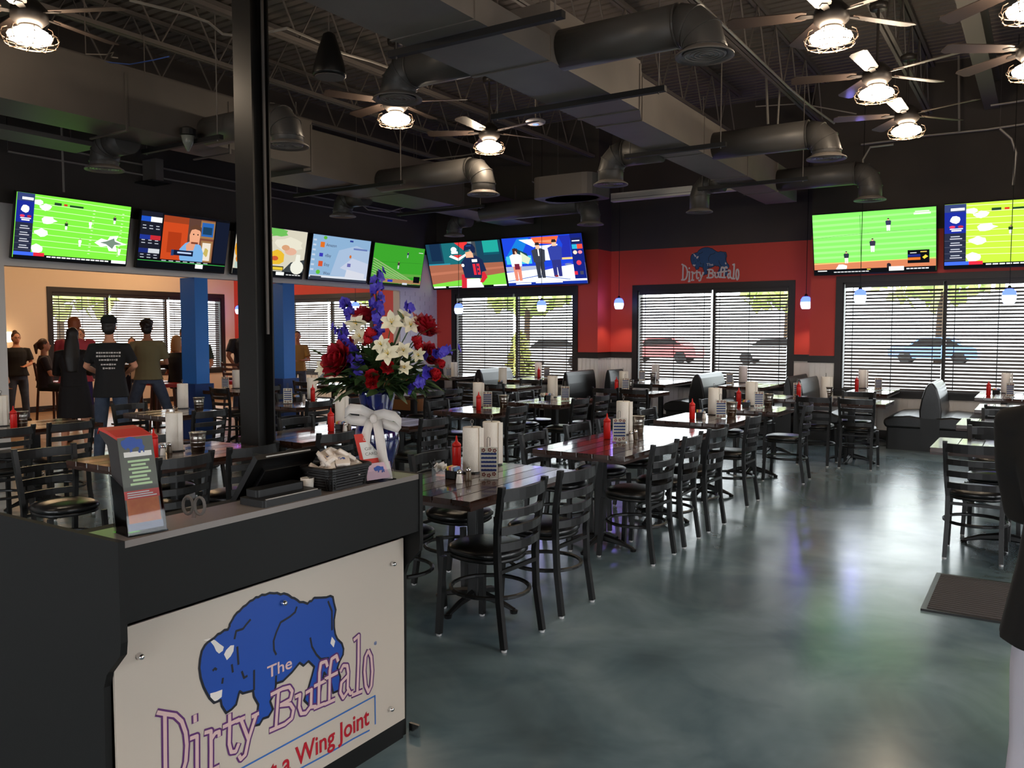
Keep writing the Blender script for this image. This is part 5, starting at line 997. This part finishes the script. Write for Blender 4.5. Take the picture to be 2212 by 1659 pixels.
# ---- booth benches
def bench(x, y0, y1, sides, label, group='black vinyl booth benches'):
    r = thing('booth_bench', label, 'bench', (x, (y0+y1)/2, 0), 0, group); L = y1-y0
    MB().rbox((0, 0, .16), (.16+.46*len(sides) if len(sides) == 2 else .5, L-.06, .32), .02).build('base', M_black, r)
    if len(sides) == 1: r.children[0].location.x = sides[0]*.2
    for s in sides:
        pr = [(s*.06, .30), (s*.55, .30), (s*.585, .36), (s*.57, .42), (s*.45, .47), (s*.25, .485), (s*.08, .46)]
        mb = MB(); mb.ext(pr, (0, -L/2, 0), (1, 0, 0), (0, 0, 1), (0, L, 0)); o = mb.build('seat_cushion', M_vinyl, r); b = o.modifiers.new('round', 'BEVEL'); b.width = .03; b.segments = 3
        MB().tube([(s*.57, -L/2+.01, .36), (s*.45, -L/2-.003, .455), (s*.25, -L/2-.003, .475), (s*.08, -L/2, .45)], .006, n=5).build('piping', M_black, r)
    hw = .13 if len(sides) == 2 else .07
    pts = [(-hw, .42), (-hw*1.05, .55), (-hw*.85, .72), (-hw*.55, .86), (-hw*.2, .93), (hw*.2, .93), (hw*.55, .86), (hw*.85, .72), (hw*1.05, .55), (hw, .42)]
    o = MB().ext(pts, (0, -L/2, 0), (1, 0, 0), (0, 0, 1), (0, L, 0)).build('backrest', M_vinyl, r); b = o.modifiers.new('round', 'BEVEL'); b.width = .02; b.segments = 2
    MB().ext([(-hw*.9, .02), (-hw*.9, .45), (hw*.9, .45), (hw*.9, .02)], (0, -L/2-.004, 0), (1, 0, 0), (0, 0, 1), (0, .01, 0)).build('end_panel', M_black, r)
    return r
bench(-1.25, 12.33, 13.45, (-1, 1), 'double black vinyl booth bench with rounded back seen end-on under the right window')
bench(.5, 12.33, 13.45, (-1,), 'black vinyl booth bench beyond the right edge under the right window')
bench(-2.98, 12.35, 13.45, (1,), 'black vinyl booth bench with a grey sheen beside the white wainscot pillar')
bench(-3.28, 12.9, 14.05, (-1,), 'black vinyl booth bench at the right end of the logo window'); bench(-4.73, 12.9, 14.05, (-1, 1), 'double black vinyl booth bench in the middle of the logo window'); bench(-6.6, 13.45, 14.05, (1,), 'black vinyl booth bench at the left end of the logo window')
bench(-6.92, 12.45, 13.5, (-1,), 'black vinyl booth bench with shiny back right of the corner window'); bench(-8.75, 12.45, 13.5, (-1, 1), 'double black vinyl booth bench with grey sheen in the middle of the corner window'); bench(-10.4, 12.45, 13.5, (1,), 'black vinyl booth bench against the white brick stub wall')
# ================================================================ CONDIMENTS (masters, then copies)
def m_ketchup():
    r = thing('ketchup_bottle', '', 'bottle'); MB().lathe([(.024, 0), (.028, .006), (.028, .13), (.027, .14)], n=16).build('bottle_body', M_ketch, r, smooth=True); MB().lathe([(.0285, .138), (.0285, .152), (.024, .158), (.012, .168), (.008, .175), (.0035, .205), (.002, .206)], n=14).build('nozzle_cap', M_ketch, r, smooth=True); return r
def m_towel():
    r = thing('paper_towel_roll', '', 'paper towel'); MB().lathe([(.055, .008), (.058, .012), (.058, .275), (.055, .279), (.02, .279), (.018, .27)], n=24).build('paper_roll', M_paper, r, smooth=True); MB().b2((.03, -.059, .012), (.0585, -.056, .278)).build('loose_sheet', M_paper, r)
    MB().lathe([(.07, 0), (.07, .006), (.01, .008)], n=20).build('holder_base', M_black, r); MB().tube([(0, 0, .005), (0, 0, .30)], .004).build('holder_rod', M_steel, r); MB().tube([(.009*math.cos(t*PI/6), 0, .312+.012*math.sin(t*PI/6)) for t in range(13)], .002, n=5).build('rod_loop', M_steel, r); return r
def m_menu():
    r = thing('menu_holder', '', 'menu'); MB().b2((-.055, -.03, 0), (.055, .03, .006)).build('foot', M_acr, r)
    MB().box((0, 0, .095), (.104, .006, .178)).build('menu_card', M_card, r)
    mb = MB(); y = -.0036
    for k in range(5): mb.box((0, y, .155-k*.024-.008), (.09, .0006, .013))
    mb.build('blue_heading', M_navy, r); mb = MB(); rr = random.Random(2)
    for k in range(26):
        for zz in (.15-k % 5*.024+.004,): mb.box((-.045+.0036*k, y-.0002, zz), (.0022, .0006, .006))
    mb.build('checker_print', M_cream, r); mb = MB()
    for x, z in ((-.032, .168), (.005, .17), (.034, .166), (-.03, .025), (.0, .02), (.03, .028)):
        for k in range(5): a = k*2*PI/5; mb.box((x+.008*math.cos(a), y, z+.008*math.sin(a)), (.008, .0008, .008), (0, a, 0))
    mb.build('rust_flower_print', M_rust, r); MB().b2((-.055, -.0065, 0), (.055, -.0048, .19)).build('acrylic_sheet', M_acr, r)
    MB().tube([(-.01, .008, .18), (-.01, .008, .235), (-.004, .008, .245), (.006, .008, .24), (.006, .008, .19)], .0022, n=5).build('wire_clip', M_steel, r); return r
def m_bucket():
    r = thing('metal_bucket', '', 'bucket'); MB().lathe([(.042, 0), (.044, .003), (.047, .045), (.0485, .048), (.047, .052), (.05, .075), (.0515, .078), (.05, .082), (.052, .1), (.0535, .103), (.052, .107), (.058, .145), (.061, .148), (.058, .15), (.055, .145), (.045, .01), (.02, .006)], n=24).build('pail', M_steelb, r, smooth=True)
    for s in (-1, 1): MB().box((s*.056, 0, .128), (.004, .018, .016)).build('ear', M_steelb, r)
    MB().tube([(.057*math.cos(t*PI/10), -.004-.028*math.sin(t*PI/10), .128-.02*math.sin(t*PI/10)) for t in range(11)], .0016, n=5).build('bail_handle', M_steelb, r); return r
def m_shaker(k):
    r = thing('shaker', '', 'shaker'); MB().lathe([(.019, 0), (.02, .004), (.015, .045), (.013, .055)], n=12).build('glass_body', mat('salt_white', S(232, 228, 218), .3) if k == 0 else mat('pepper_grey', S(110, 96, 78), .35), r, smooth=True); MB().lathe([(.014, .053), (.016, .058), (.015, .07), (.009, .078), (.002, .079)], n=12).build('metal_cap', M_chrome, r, smooth=True); return r
def m_caddy():
    r = thing('sugar_caddy', '', 'caddy'); MB().b2((-.04, -.028, 0), (.04, .028, .004)).b2((-.04, -.028, 0), (-.037, .028, .05)).b2((.037, -.028, 0), (.04, .028, .05)).b2((-.04, -.028, 0), (.04, -.025, .05)).b2((-.04, .025, 0), (.04, .028, .05)).build('tray', M_black, r)
    for k, m in enumerate((M_yel, M_pink, M_cream, mat('packet_blue', S(120, 150, 200), .6))):
        MB().box((-.027+k*.018, 0, .045), (.013, .044, .055), (.1, 0, 0)).build('packet_stack', m, r)
    return r
def m_glasscaddy():
    r = thing('glass_caddy', '', 'caddy'); 
    mb = MB().b2((-.045, -.03, 0), (.045, .03, .004))
    for a, b in (((-.045, -.03, 0), (-.043, .03, .05)), ((.043, -.03, 0), (.045, .03, .05)), ((-.045, -.03, 0), (.045, -.028, .05)), ((-.045, .028, 0), (.045, .03, .05))): mb.b2(a, b)
    mb.build('glass_tray', M_acr, r); rr = random.Random(8); mb = MB()
    for k in range(9): mb.box((rr.uniform(-.03, .03), rr.uniform(-.015, .015), .045+rr.random()*.02), (.05, .004, .03), (rr.uniform(-.6, .6), rr.uniform(-.6, .6), rr.random()*3))
    mb.build('napkin_packets', M_cream, r); MB().tube([(-.05, 0, .05), (-.07, 0, .085), (-.04, 0, .1), (-.03, .0, .06)], .003, n=5).build('wire_handle', M_black, r); return r
MAST = {}; GRP = {'k': ('m_ketchup', 'red ketchup squeeze bottle', 'red ketchup bottles'), 't': ('m_towel', 'white paper towel roll', 'paper towel rolls'), 'm': ('m_menu', 'menu card in clear holder', 'menu cards'), 'b': ('m_bucket', 'small galvanised metal bucket', 'metal buckets'), 's': ('m_shaker', 'glass salt shaker', 'salt shakers'), 'p': ('m_shaker', 'glass pepper shaker', 'pepper shakers'), 'c': ('m_caddy', 'black sugar packet caddy', 'sugar caddies'), 'g': ('m_glasscaddy', 'clear caddy of napkin packets', 'glass caddies')}
def item(kind, key, px, py, rz=0, extra=''):
    p = atz(px, py, .76); x0, x1, y0, y1, _ = TAB[key]; p.x = min(max(p.x, x0+.07), x1-.07); p.y = min(max(p.y, y0+.07), y1-.07); p.z = .7602
    fn, lab, grp = GRP[kind]; lab = '%s%s on table %s' % (lab, extra, NAMES[key])
    if kind not in MAST:
        f = globals()[fn]; o = f(0) if kind == 's' else f(1) if kind == 'p' else f(); MAST[kind] = o; o.location = p; o.rotation_euler = (0, 0, rz); tag(o, lab, o['category'], grp)
    else: o = dup(MAST[kind], p, rz, lab, grp)
    return o
IT = {'T1': [('k', 976, 1010), ('t', 1020, 1020, 0, ', left of the pair'), ('t', 1062, 1003, 0, ', right of the pair'), ('s', 992, 1044), ('p', 1012, 1038), ('c', 980, 1034), ('g', 952, 1028), ('m', 1056, 1034)],
'T2': [('k', 1311, 948), ('m', 1338, 955), ('t', 1346, 938), ('b', 1378, 936), ('s', 1363, 952), ('p', 1373, 949)],
'T3': [('k', 1495, 906), ('c', 1512, 901), ('s', 1521, 905), ('t', 1545, 895), ('m', 1557, 904), ('b', 1580, 900)],
'T4': [('k', 1600, 874), ('c', 1612, 878), ('t', 1634, 873), ('m', 1639, 881), ('b', 1664, 877)],
'T5a': [('m', 1722, 857), ('k', 1734, 858)], 'T5': [('c', 1750, 858), ('t', 1776, 856), ('b', 1803, 856)],
'T6': [('k', 1841, 842), ('c', 1855, 838), ('t', 1873, 834), ('m', 1897, 843)], 'RB': [('k', 2135, 855), ('c', 2152, 850), ('t', 2174, 846), ('m', 2181, 858)],
'EB': [('m', 1383, 824), ('t', 1396, 820), ('b', 1411, 823)], 'EC': [('s', 1557, 829), ('m', 1572, 831), ('t', 1588, 826), ('b', 1606, 826)],
'E3': [('k', 1306, 843), ('c', 1318, 840), ('t', 1341, 838), ('m', 1351, 844), ('b', 1366, 842)],
'M2': [('g', 1173, 862), ('c', 1183, 862), ('s', 1193, 863), ('t', 1194, 853), ('m', 1221, 866)],
'M1': [('k', 1034, 887), ('t', 1062, 875), ('m', 1053, 881), ('b', 1090, 882)],
'M3': [('k', 1019, 822), ('m', 1041, 829), ('t', 1048, 820), ('c', 1029, 829)], 'M0': [('c', 1000, 832)],
'MB': [('k', 1164, 816), ('m', 1181, 816), ('t', 1188, 812), ('b', 1200, 811)], 'MA': [('k', 994, 815), ('t', 1019, 816), ('m', 1012, 818)],
'P': [('k', 715, 932), ('c', 736, 928), ('s', 745, 931), ('p', 755, 929), ('t', 757, 919)],
'U': [('m', 622, 872), ('c', 641, 866), ('s', 649, 864), ('t', 660, 862), ('k', 676, 866)], 'V': [('t', 656, 826), ('m', 677, 828)],
'N1': [('k', 333, 990), ('c', 342, 982), ('s', 352, 984), ('p', 366, 979), ('t', 378, 974), ('b', 428, 978)],
'W2': [('k', 370, 880), ('m', 390, 880), ('t', 413, 873), ('b', 430, 888)], 'W3': [('t', 458, 836), ('k', 468, 839), ('m', 487, 841)],
'L1': [('t', 4, 920), ('k', 30, 927), ('b', 46, 924)]}
for k, L in IT.items():
    for q in L: item(q[0], k, q[1], q[2], (YAW if q[0] in 'm' else (YAW+.3 if q[0] in 't' else random.uniform(-.3, .5)))+(q[3] if len(q) > 3 else 0), q[4] if len(q) > 4 else '')
# ================================================================ FLOOR MAT, SECOND HALF WALL
r = thing('floor_mat', 'dark grey ribbed entrance mat on the concrete at the right edge', 'mat', (.15, 5.68, 0)); MB().box((0, 0, .006), (1.4, .86, .012)).build('rubber_border', M_black, r)
mb = MB()
for k in range(20): mb.b2((-.67, -.4+k*.04, .012), (.67, -.4+k*.04+.03, .016))
mb.build('ribbed_pile', mat('mat_fibre', S(70, 66, 66), .95), r)['kind'] = 'stuff'
# bar area: high table and red-seated stools
def stool(x, y, face, label):
    r = thing('bar_stool', label, 'stool', (x, y, 0), face, 'ladderback bar stools with red seats'); M_rs = mat('red_vinyl', S(200, 40, 34), .35)
    for s in (-1, 1): MB().tube([(s*.2, -.22, 0), (s*.17, -.18, .72), (s*.185, -.24, 1.1)], 0, flat=(.02, .02), n=4).build('back_post', M_brownm, r); MB().tube([(s*.2, .2, 0), (s*.17, .17, .72)], 0, flat=(.02, .02), n=4).build('front_leg', M_brownm, r)
    for z in (.82, .9, .98, 1.06): MB().box((0, -.215-(z-.72)*.08, z), (.35, .015, .045)).build('back_slat', M_brownm, r)
    MB().rbox((0, 0, .75), (.4, .4, .06), .06).build('seat', M_rs, r); MB().tube([(.2*math.cos(t*PI/8), .2*math.sin(t*PI/8), .3) for t in range(17)], .009, n=5).build('foot_ring', M_brownm, r); return r
M_brownm = mat('brown_stool_metal', S(84, 50, 44), .45)
stool(-14.05, 7.55, -1.2, 'bar stool with red seat by the beige wall at far left'); stool(-12.0, 8.25, -.3, 'bar stool with red seat right of the olive shirt'); stool(-12.6, 8.5, .1, 'bar stool with red seat just behind the olive shirt')
stool(-11.6, 9.4, .2, 'bar stool beside the left blue column')
r = thing('high_table', 'high bar table in the middle of the standing group', 'table', (-13.0, 8.45, 0)); MB().rbox((0, 0, 1.04), (1.2, .5, .05), .03).build('tabletop', M_woodedge, r)
for s in (-.4, .4): MB().rbox((s, 0, .52), (.09, .09, 1.0), .01).build('pedestal', M_black, r); MB().box((s, 0, .015), (.4, .4, .03)).build('foot_plate', M_black, r)
r = thing('wall_lamp', 'glowing shaded lamp on the beige bar wall at the far left', 'lamp', tuple(atx(12, 728, -16.8))); MB().lathe([(.07, -.1), (.14, -.08), (.1, .1), (.06, .1)], n=16).build('shade', emis('warm_shade', (1, .72, .42, 1), 5), r, smooth=True); MB().box((-.08, 0, -.05), (.16, .03, .03)).build('bracket', M_black, r)
r = thing('bar_bench', 'tan upholstered bench back behind the table right of the post', 'bench', (-9.2, 10.4, 0)); MB().rbox((0, 0, .62), (1.6, .12, .56), .05).build('backrest', mat('tan_vinyl', S(140, 92, 56), .35), r); MB().rbox((0, -.0, .17), (1.6, .14, .34), .03).build('plinth', M_black, r); MB().b2((-.82, -.08, .9), (.82, .08, .925)).build('cap_rail', M_trim, r)
# ================================================================ PEOPLE
def remesh(o, vox):
    m = o.modifiers.new('remesh', 'REMESH'); m.mode = 'VOXEL'; m.voxel_size = vox; m.use_smooth_shade = True
    s = o.modifiers.new('smooth', 'SMOOTH'); s.factor = .5; s.iterations = 3
def hand(mb, p, d, side, up, curl=.5):
    """palm and five separate fingers at wrist p pointing along d"""
    p, d = Vector(p), Vector(d).normalized(); s = d.cross(Vector(up)).normalized()*side; n = s.cross(d).normalized()
    mb.tube([p-d*.02, p+d*.03, p+d*.085], 0, rs=[(.024, .017), (.036, .015), (.038, .013)], n=8)
    for k, L in enumerate((.062, .072, .068, .052)):
        a = p+d*.08+s*(.027-.018*k); b = a+d*L*.5-n*curl*.012; c = b+d*L*.35-n*curl*.035; mb.tube([a-d*.01, a, b, c], 0, rs=[.0095, .0092, .0085, .0065], n=6)
    a = p+d*.02+s*.03; mb.tube([a, a+d*.025+s*.022-n*.008, a+d*.055+s*.026-n*.018], 0, rs=[.012, .011, .008], n=6)
def person(label, x, y, face, h, skin, hair, hairstyle, top, bottom, arms=None, build=1.0, sleeve='short', hem=.88, legs='long', lean=0, seated=False, vox=.014, extra=None, shoes=True, glasses=False, cap=None, spread=.1):
    k = h/1.75; r = thing('person', label, 'person', (x, y, 0), face)
    B = build; hs = lambda z: z*k
    if seated: dz = -.12
    else: dz = 0
    def Z(z): return (z+dz)*k
    arms = arms or [((.27, .02, 1.15), (.26, .1, .92)), ((-.27, .02, 1.15), (-.26, .1, .92))]
    # --- body
    mb = MB()
    tors = [(.0, .93, .15, .11), (.0, 1.02, .135, .10), (.0, 1.15, .14, .105), (.0, 1.28, .165, .115), (.0, 1.38, .165, .10), (0, 1.45, .09, .065), (0, 1.50, .052, .052), (0, 1.58, .05, .05)]
    def loft(mb, rows, g=0, gb=1):
        vs = []; fs = []; n = 16
        for yy, z, rx, ry in rows:
            ly = lean*(z-.93)
            for i in range(n): a = 2*PI*i/n; vs.append((((rx*gb if z < 1.46 else rx)+g)*k*math.cos(a), (yy+ly)*k+((ry*gb if z < 1.46 else ry)+g)*k*math.sin(a), Z(z)))
        for i in range(len(rows)-1):
            for j in range(n): fs.append((i*n+j, i*n+(j+1) % n, (i+1)*n+(j+1) % n, (i+1)*n+j))
        fs.append(tuple(reversed(range(n)))); fs.append(tuple(range((len(rows)-1)*n, len(rows)*n))); mb.add(vs, fs)
    loft(mb, tors, 0, B); hy = lean*.68*k
    hc = Vector((0, hy+.012*k, Z(1.645)))
    mb.ell(hc+Vector((0, -.01*k, .02*k)), (.074*k, .092*k, .095*k)); mb.ell(hc+Vector((0, .03*k, -.045*k)), (.055*k, .06*k, .06*k)); mb.ell(hc+Vector((0, .095*k, -.012*k)), (.012*k, .018*k, .022*k))
    for s in (-1, 1): mb.ell(hc+Vector((s*.076*k, -.005*k, -.005*k)), (.01*k, .018*k, .03*k))
    # legs
    hipz = .93
    if seated: LG = [[(s*.09, 0, .9), (s*.13, .40, .86), (s*.13, .42, .45)] for s in (-1, 1)]
    else: LG = [[(s*.085, 0, .93), (s*(.09+spread*.3), .015, .50), (s*(.09+spread*.6), -.02, .09)] for s in (-1, 1)]
    def sc3(p): return Vector((p[0]*k, p[1]*k, Z(p[2]) if not (p[2] < .2 and not seated) else p[2]*k))
    for L in LG:
        P = [sc3(q) for q in L]; mb.tube([P[0], P[0].lerp(P[1], .5), P[1], P[1].lerp(P[2], .4), P[2]], 0, rs=[.085*k*B, .072*k*B, .055*k, .052*k, .036*k], n=12)
    AR = []
    for i, (e, w_) in enumerate(arms):
        s = 1 if e[0] > 0 else -1
        sh = Vector((s*.175*k*B, (lean*.45)*k, Z(1.40))); e = Vector((e[0]*k, e[1]*k, Z(e[2]))); w_ = Vector((w_[0]*k, w_[1]*k, Z(w_[2]))); AR.append((sh, e, w_, s))
        mb.tube([sh-Vector((s*.03, 0, 0)), sh, sh.lerp(e, .5), e, e.lerp(w_, .4), w_], 0, rs=[.05*k, .052*k, .045*k*B, .038*k, .036*k, .025*k], n=10)
        hand(mb, w_, (w_-e).normalized(), s, (0, .3, 1))
    if not seated or True:
        for L in LG: P = sc3(L[2]); mb.tube([P+Vector((0, -.05*k, -.055*k)), P+Vector((0, .03*k, -.055*k)), P+Vector((0, .16*k, -.062*k))], 0, rs=[.03*k, .032*k, .022*k], n=8)
    body = mb.build('body', skin, r); remesh(body, vox if vox < .012 else .0105)
    # --- face
    for s in (-1, 1): MB().ell(hc+Vector((s*.03*k, .086*k, .012*k)), (.011*k, .006*k, .007*k), 8, 5).build('eye', M_eye, r)
    MB().ell(hc+Vector((0, .082*k, -.052*k)), (.022*k, .008*k, .006*k), 8, 5).build('mouth', M_lip, r)
    if glasses:
        mb = MB()
        for s in (-1, 1): mb.tube([hc+Vector((s*.032*k+.022*k*math.cos(t*PI/6), .1*k, .01*k+.018*k*math.sin(t*PI/6))) for t in range(13)], .003, n=4)
        mb.tube([hc+Vector((-.01*k, .1*k, .012*k)), hc+Vector((.01*k, .1*k, .012*k))], .003, n=4); mb.build('glasses', M_eye, r)
    # --- hair
    mb = MB(); 
    if hairstyle != 'bald':
        mb.ell(hc+Vector((0, -.022*k, .036*k)), (.083*k, .092*k, .092*k)); mb.ell(hc+Vector((0, -.045*k, -.01*k)), (.078*k, .062*k, .085*k))
    else: mb.ell(hc+Vector((0, -.025*k, .0)), (.081*k, .085*k, .05*k))
    if hairstyle == 'long':
        mb.tube([hc+Vector((0, -.05*k, .02*k)), hc+Vector((0, -.085*k, -.1*k)), hc+Vector((0, -.12*k, -.3*k)), hc+Vector((0, -.125*k, -.5*k))], 0, rs=[(.07*k, .06*k), (.095*k, .05*k), (.11*k, .045*k), (.07*k, .03*k)], n=12)
    if hairstyle == 'bob': mb.tube([hc+Vector((0, -.035*k, .03*k)), hc+Vector((0, -.05*k, -.07*k)), hc+Vector((0, -.06*k, -.17*k))], 0, rs=[(.085*k, .075*k), (.1*k, .065*k), (.085*k, .05*k)], n=12)
    if hairstyle == 'ponytail': mb.tube([hc+Vector((0, -.09*k, .05*k)), hc+Vector((0, -.14*k, .0)), hc+Vector((0, -.13*k, -.16*k))], 0, rs=[.03*k, .04*k, .02*k], n=8)
    if hairstyle == 'bun': mb.ell(hc+Vector((0, -.06*k, .12*k)), (.045*k, .045*k, .04*k))
    if hairstyle == 'curly':
        rr = random.Random(4)
        for i in range(26): a = rr.random()*2*PI; b = rr.uniform(0, 1.4); mb.ell(hc+Vector((.085*k*math.cos(a)*math.cos(b), -.015*k+.09*k*math.sin(a)*math.cos(b) if math.sin(a) < .5 else -.0, .03*k+.1*k*math.sin(b))), (.028*k,)*3, 6, 4)
    o = mb.build('hair', hair, r); remesh(o, .011)
    if cap:
        mb = MB(); mb.lathe([(.092*k, 0), (.094*k, .03*k), (.085*k, .07*k), (.055*k, .098*k), (.01*k, .108*k)], hc+Vector((0, -.015*k, .045*k)), n=18, sy=1.08); mb.ext([(-.07*k, .06*k), (.07*k, .06*k), (.055*k, .15*k), (0, .17*k), (-.055*k, .15*k)], hc+Vector((0, -.0, .048*k)), (1, 0, 0), (0, 1, -.1), (0, 0, .008*k)); mb.build('cap', cap, r, smooth=True)
    # --- clothes
    mb = MB(); rows = [(0, z, rx, ry) for _, z, rx, ry in tors[:-2]]; rows = [q for q in rows if q[1] > hem+.03]; rows = [(a, z, rx+(.018 if z < 1.1 else 0), ry+(.014 if z < 1.1 else 0)) for a, z, rx, ry in rows]; rows[0:0] = [(0, hem, .19, .14)]; rows[-1] = (0, 1.46, .085, .062)
    loft(mb, rows, .018, B)
    for sh, e, w_, s in AR:
        if sleeve == 'none': P = [sh-Vector((s*.04, 0, 0)), sh]; R0 = [.06*k, .055*k]
        elif sleeve == 'short': P = [sh-Vector((s*.05, 0, 0)), sh, sh.lerp(e, .35), sh.lerp(e, .75)]; R0 = [.06*k, .069*k, .066*k*B, .066*k*B]
        else: P = [sh-Vector((s*.05, 0, 0)), sh, sh.lerp(e, .5), e, e.lerp(w_, .5), w_.lerp(e, .04)]; R0 = [.06*k, .068*k, .06*k*B, .052*k, .048*k, .04*k]
        mb.tube(P, 0, rs=R0, n=12)
    sh_ = mb.build('shirt', top, r); remesh(sh_, .012)
    mb = MB()
    if legs == 'dress': loft(mb, [(0, .50, .21, .17), (0, .7, .2, .15), (0, .95, .165, .13)], .02, B)
    else:
        loft(mb, [(0, .82, .145, .112), (0, .93, .15, .112), (0, .97, .142, .11)], .006, B)
        for L in LG:
            P = [sc3(q) for q in L]
            if legs == 'long': mb.tube([P[0], P[0].lerp(P[1], .5), P[1], P[1].lerp(P[2], .5), P[2]+Vector((0, 0, -.03))], 0, rs=[.088*k*B, .086*k*B, .073*k, .068*k, .06*k], n=12)
            else: mb.tube([P[0], P[0].lerp(P[1], .5), P[0].lerp(P[1], .95)], 0, rs=[.1*k*B, .1*k*B, .1*k], n=12)
    o = mb.build('trousers' if legs == 'long' else 'shorts' if legs == 'short' else 'skirt', bottom, r); remesh(o, .013)
    if shoes:
        for L in LG: P = sc3(L[2]); o = MB().tube([P+Vector((0, -.07*k, -.045*k)), P+Vector((0, .03*k, -.04*k)), P+Vector((0, .12*k, -.055*k)), P+Vector((0, .2*k, -.06*k))], 0, rs=[(.034*k, .04*k), (.044*k, .045*k), (.046*k, .032*k), (.03*k, .02*k)], n=10).build('shoe', M_shoe, r, smooth=True)
    return r, k
# facing: 0 looks toward +Y (away from the camera side), PI/2 looks toward -X
hold = [((.24, .1, 1.12), (.12, .28, 1.12)), ((-.24, .1, 1.12), (-.12, .28, 1.12))]
cr = [((.25, .06, 1.12), (-.08, .2, 1.14)), ((-.25, .06, 1.12), (.08, .22, 1.1))]
M_bt = M_('black_tshirt', 22, 21, 23, .8); M_ol = M_('olive_tshirt', 118, 108, 78, .85); M_pk = M_('salmon_shirt', 196, 70, 84, .8); M_pu = M_('purple_shorts', 60, 44, 96, .8); M_dk = M_('dark_dress', 24, 20, 22, .8); M_kh = M_('khaki', 176, 140, 84, .8)
c, k = person('man in black cap and lettered black T-shirt, standing with his back to us', atd(239, 830, 10.2).x, atd(239, 830, 10.2).y, .9, 1.78, M_skin, M_hairb, 'short', M_bt, M_denim, [((.27, .06, 1.17), (.16, .25, 1.08)), ((-.27, .06, 1.17), (-.16, .25, 1.08))], 1.0, hem=.80, cap=M_('black_cap', 20, 20, 22, .8))
rr = random.Random(9); mt = mat('shirt_print_white', S(205, 200, 195), .7)
for row, (wd_, z) in enumerate(((.26, 1.34), (.26, 1.30), (.2, 1.255), (.16, 1.20), (.12, 1.155))):
    x = -wd_/2; mb = MB()
    while x < wd_/2:
        w_ = rr.uniform(.012, .03); mb.box((x+w_/2, -.158+(.02 if z > 1.3 else 0), z*k), (w_, .012, rr.uniform(.014, .022))); x += w_+.008
    mb.build('shirt_lettering', mt, c)
person('woman with very long dark hair in a dark knee-length outfit, seen from behind', atd(160, 830, 11.0).x, atd(160, 830, 11.0).y, .9, 1.66, M_skin, M_hairb, 'long', M_dk, M_dk, hold, 1.0, sleeve='long', hem=.8, legs='dress')
person('tall ginger-haired man in salmon shirt and purple shorts behind the long-haired woman', atd(165, 830, 12.0).x, atd(165, 830, 12.0).y, .7, 1.82, M_skin, M_hairr, 'short', M_pk, M_pu, hold, 1.15, hem=.86, legs='short')
person('man with short dark curls in an olive T-shirt and jeans, back to the camera', atd(321, 830, 12.5).x, atd(321, 830, 12.5).y, .8, 1.78, M_skin2, M_hairb, 'curly', M_ol, M_denim, cr, 1.05, hem=.88, spread=.5)
person('woman with glasses in black top and jeans at the far left, facing the room', atd(38, 830, 14.9).x, atd(38, 830, 14.9).y, -1.75, 1.6, M_skin, M_hairbr, 'bun', M_dk, M_denim, [((.25, .0, 1.15), (.22, .12, .9)), ((-.25, .04, 1.14), (-.1, .18, 1.1))], 1.08, sleeve='short', glasses=True, hem=.9)
person('girl with brown ponytail seated on a stool at the far left', -13.9, 7.3, -.5, 1.6, M_skin, M_hairbr, 'ponytail', M_('black_pink_top', 40, 30, 36, .8), M_bt, hold, .95, seated=True)
person('woman with blond hair and black T-shirt on a stool right of the olive shirt', -12.2, 8.6, .3, 1.66, M_skin, M_hairbl, 'bob', M_bt, M_bt, [((.26, .1, 1.1), (.3, .25, 1.0)), ((-.26, .1, 1.1), (-.2, .3, 1.0))], 1.0, seated=True)
person('person with short hair facing us behind the man in the cap', -14.3, 8.15, -2.3, 1.66, M_skin, M_hairbr, 'short', M_('brown_shirt', 110, 60, 50, .8), M_denim, hold)
person('woman with hair pulled back facing the camera between the black cap and the olive shirt', -14.1, 9.0, -2.2, 1.5, M_skin, M_hairbr, 'short', M_('cream_top', 225, 205, 185, .8), M_denim, hold)
person('woman with dark hair in a bun facing sideways behind the olive shirt', -13.4, 9.6, -2.0, 1.68, M_skin2, M_hairb, 'bun', M_('tan_top', 190, 140, 110, .8), M_denim, hold)
person('man in a dark green shirt leaning an arm toward the blue column', -12.6, 9.3, -2.4, 1.68, M_skin, M_hairb, 'short', M_('dark_green_shirt', 52, 60, 44, .8), M_denim, [((.3, .1, 1.1), (.42, .25, 1.0)), ((-.26, .1, 1.1), (-.2, .3, 1.0))])
person('dark-haired man in charcoal shirt just right of the left blue column', -12.3, 10.05, -2.1, 1.8, M_skin2, M_hairb, 'short', M_('charcoal_shirt', 42, 42, 48, .8), M_denim, [((.27, .06, 1.15), (.2, .2, 1.0)), ((-.27, .06, 1.15), (-.2, .2, 1.0))], 1.05)
person('man in a mustard shirt half hidden behind the right side of the black post', -12.9, 11.9, -2.3, 1.62, M_skin2, M_hairb, 'short', M_('mustard_shirt', 150, 115, 60, .8), M_denim, hold)
person('man in a grey plaid shirt cut by the left edge of the picture', -11.9, 5.35, -.6, 1.55, M_skin, M_hairb, 'short', mat('grey_plaid', S(170, 165, 165), .8, noise=(25, .1, S(110, 106, 110))), M_bt, [((.28, .12, 1.1), (.3, .32, .98)), ((-.26, .1, 1.1), (-.2, .3, 1.0))])
# person close at the right edge
p = atd(2392, 800, 2.1)
person('person in dark jacket and pale trousers cut off by the right edge', p.x, p.y, -.2, 1.72, M_skin, M_hairb, 'long', mat('dark_fleece', S(14, 13, 14), .9, noise=(9, .12, S(24, 20, 16))), M_('pale_trousers', 190, 186, 196, .8), [((.2, .1, 1.14), (.05, .3, 1.1)), ((-.2, .1, 1.14), (-.05, .28, 1.08))], 1.1, sleeve='long', hem=.80, vox=.011)
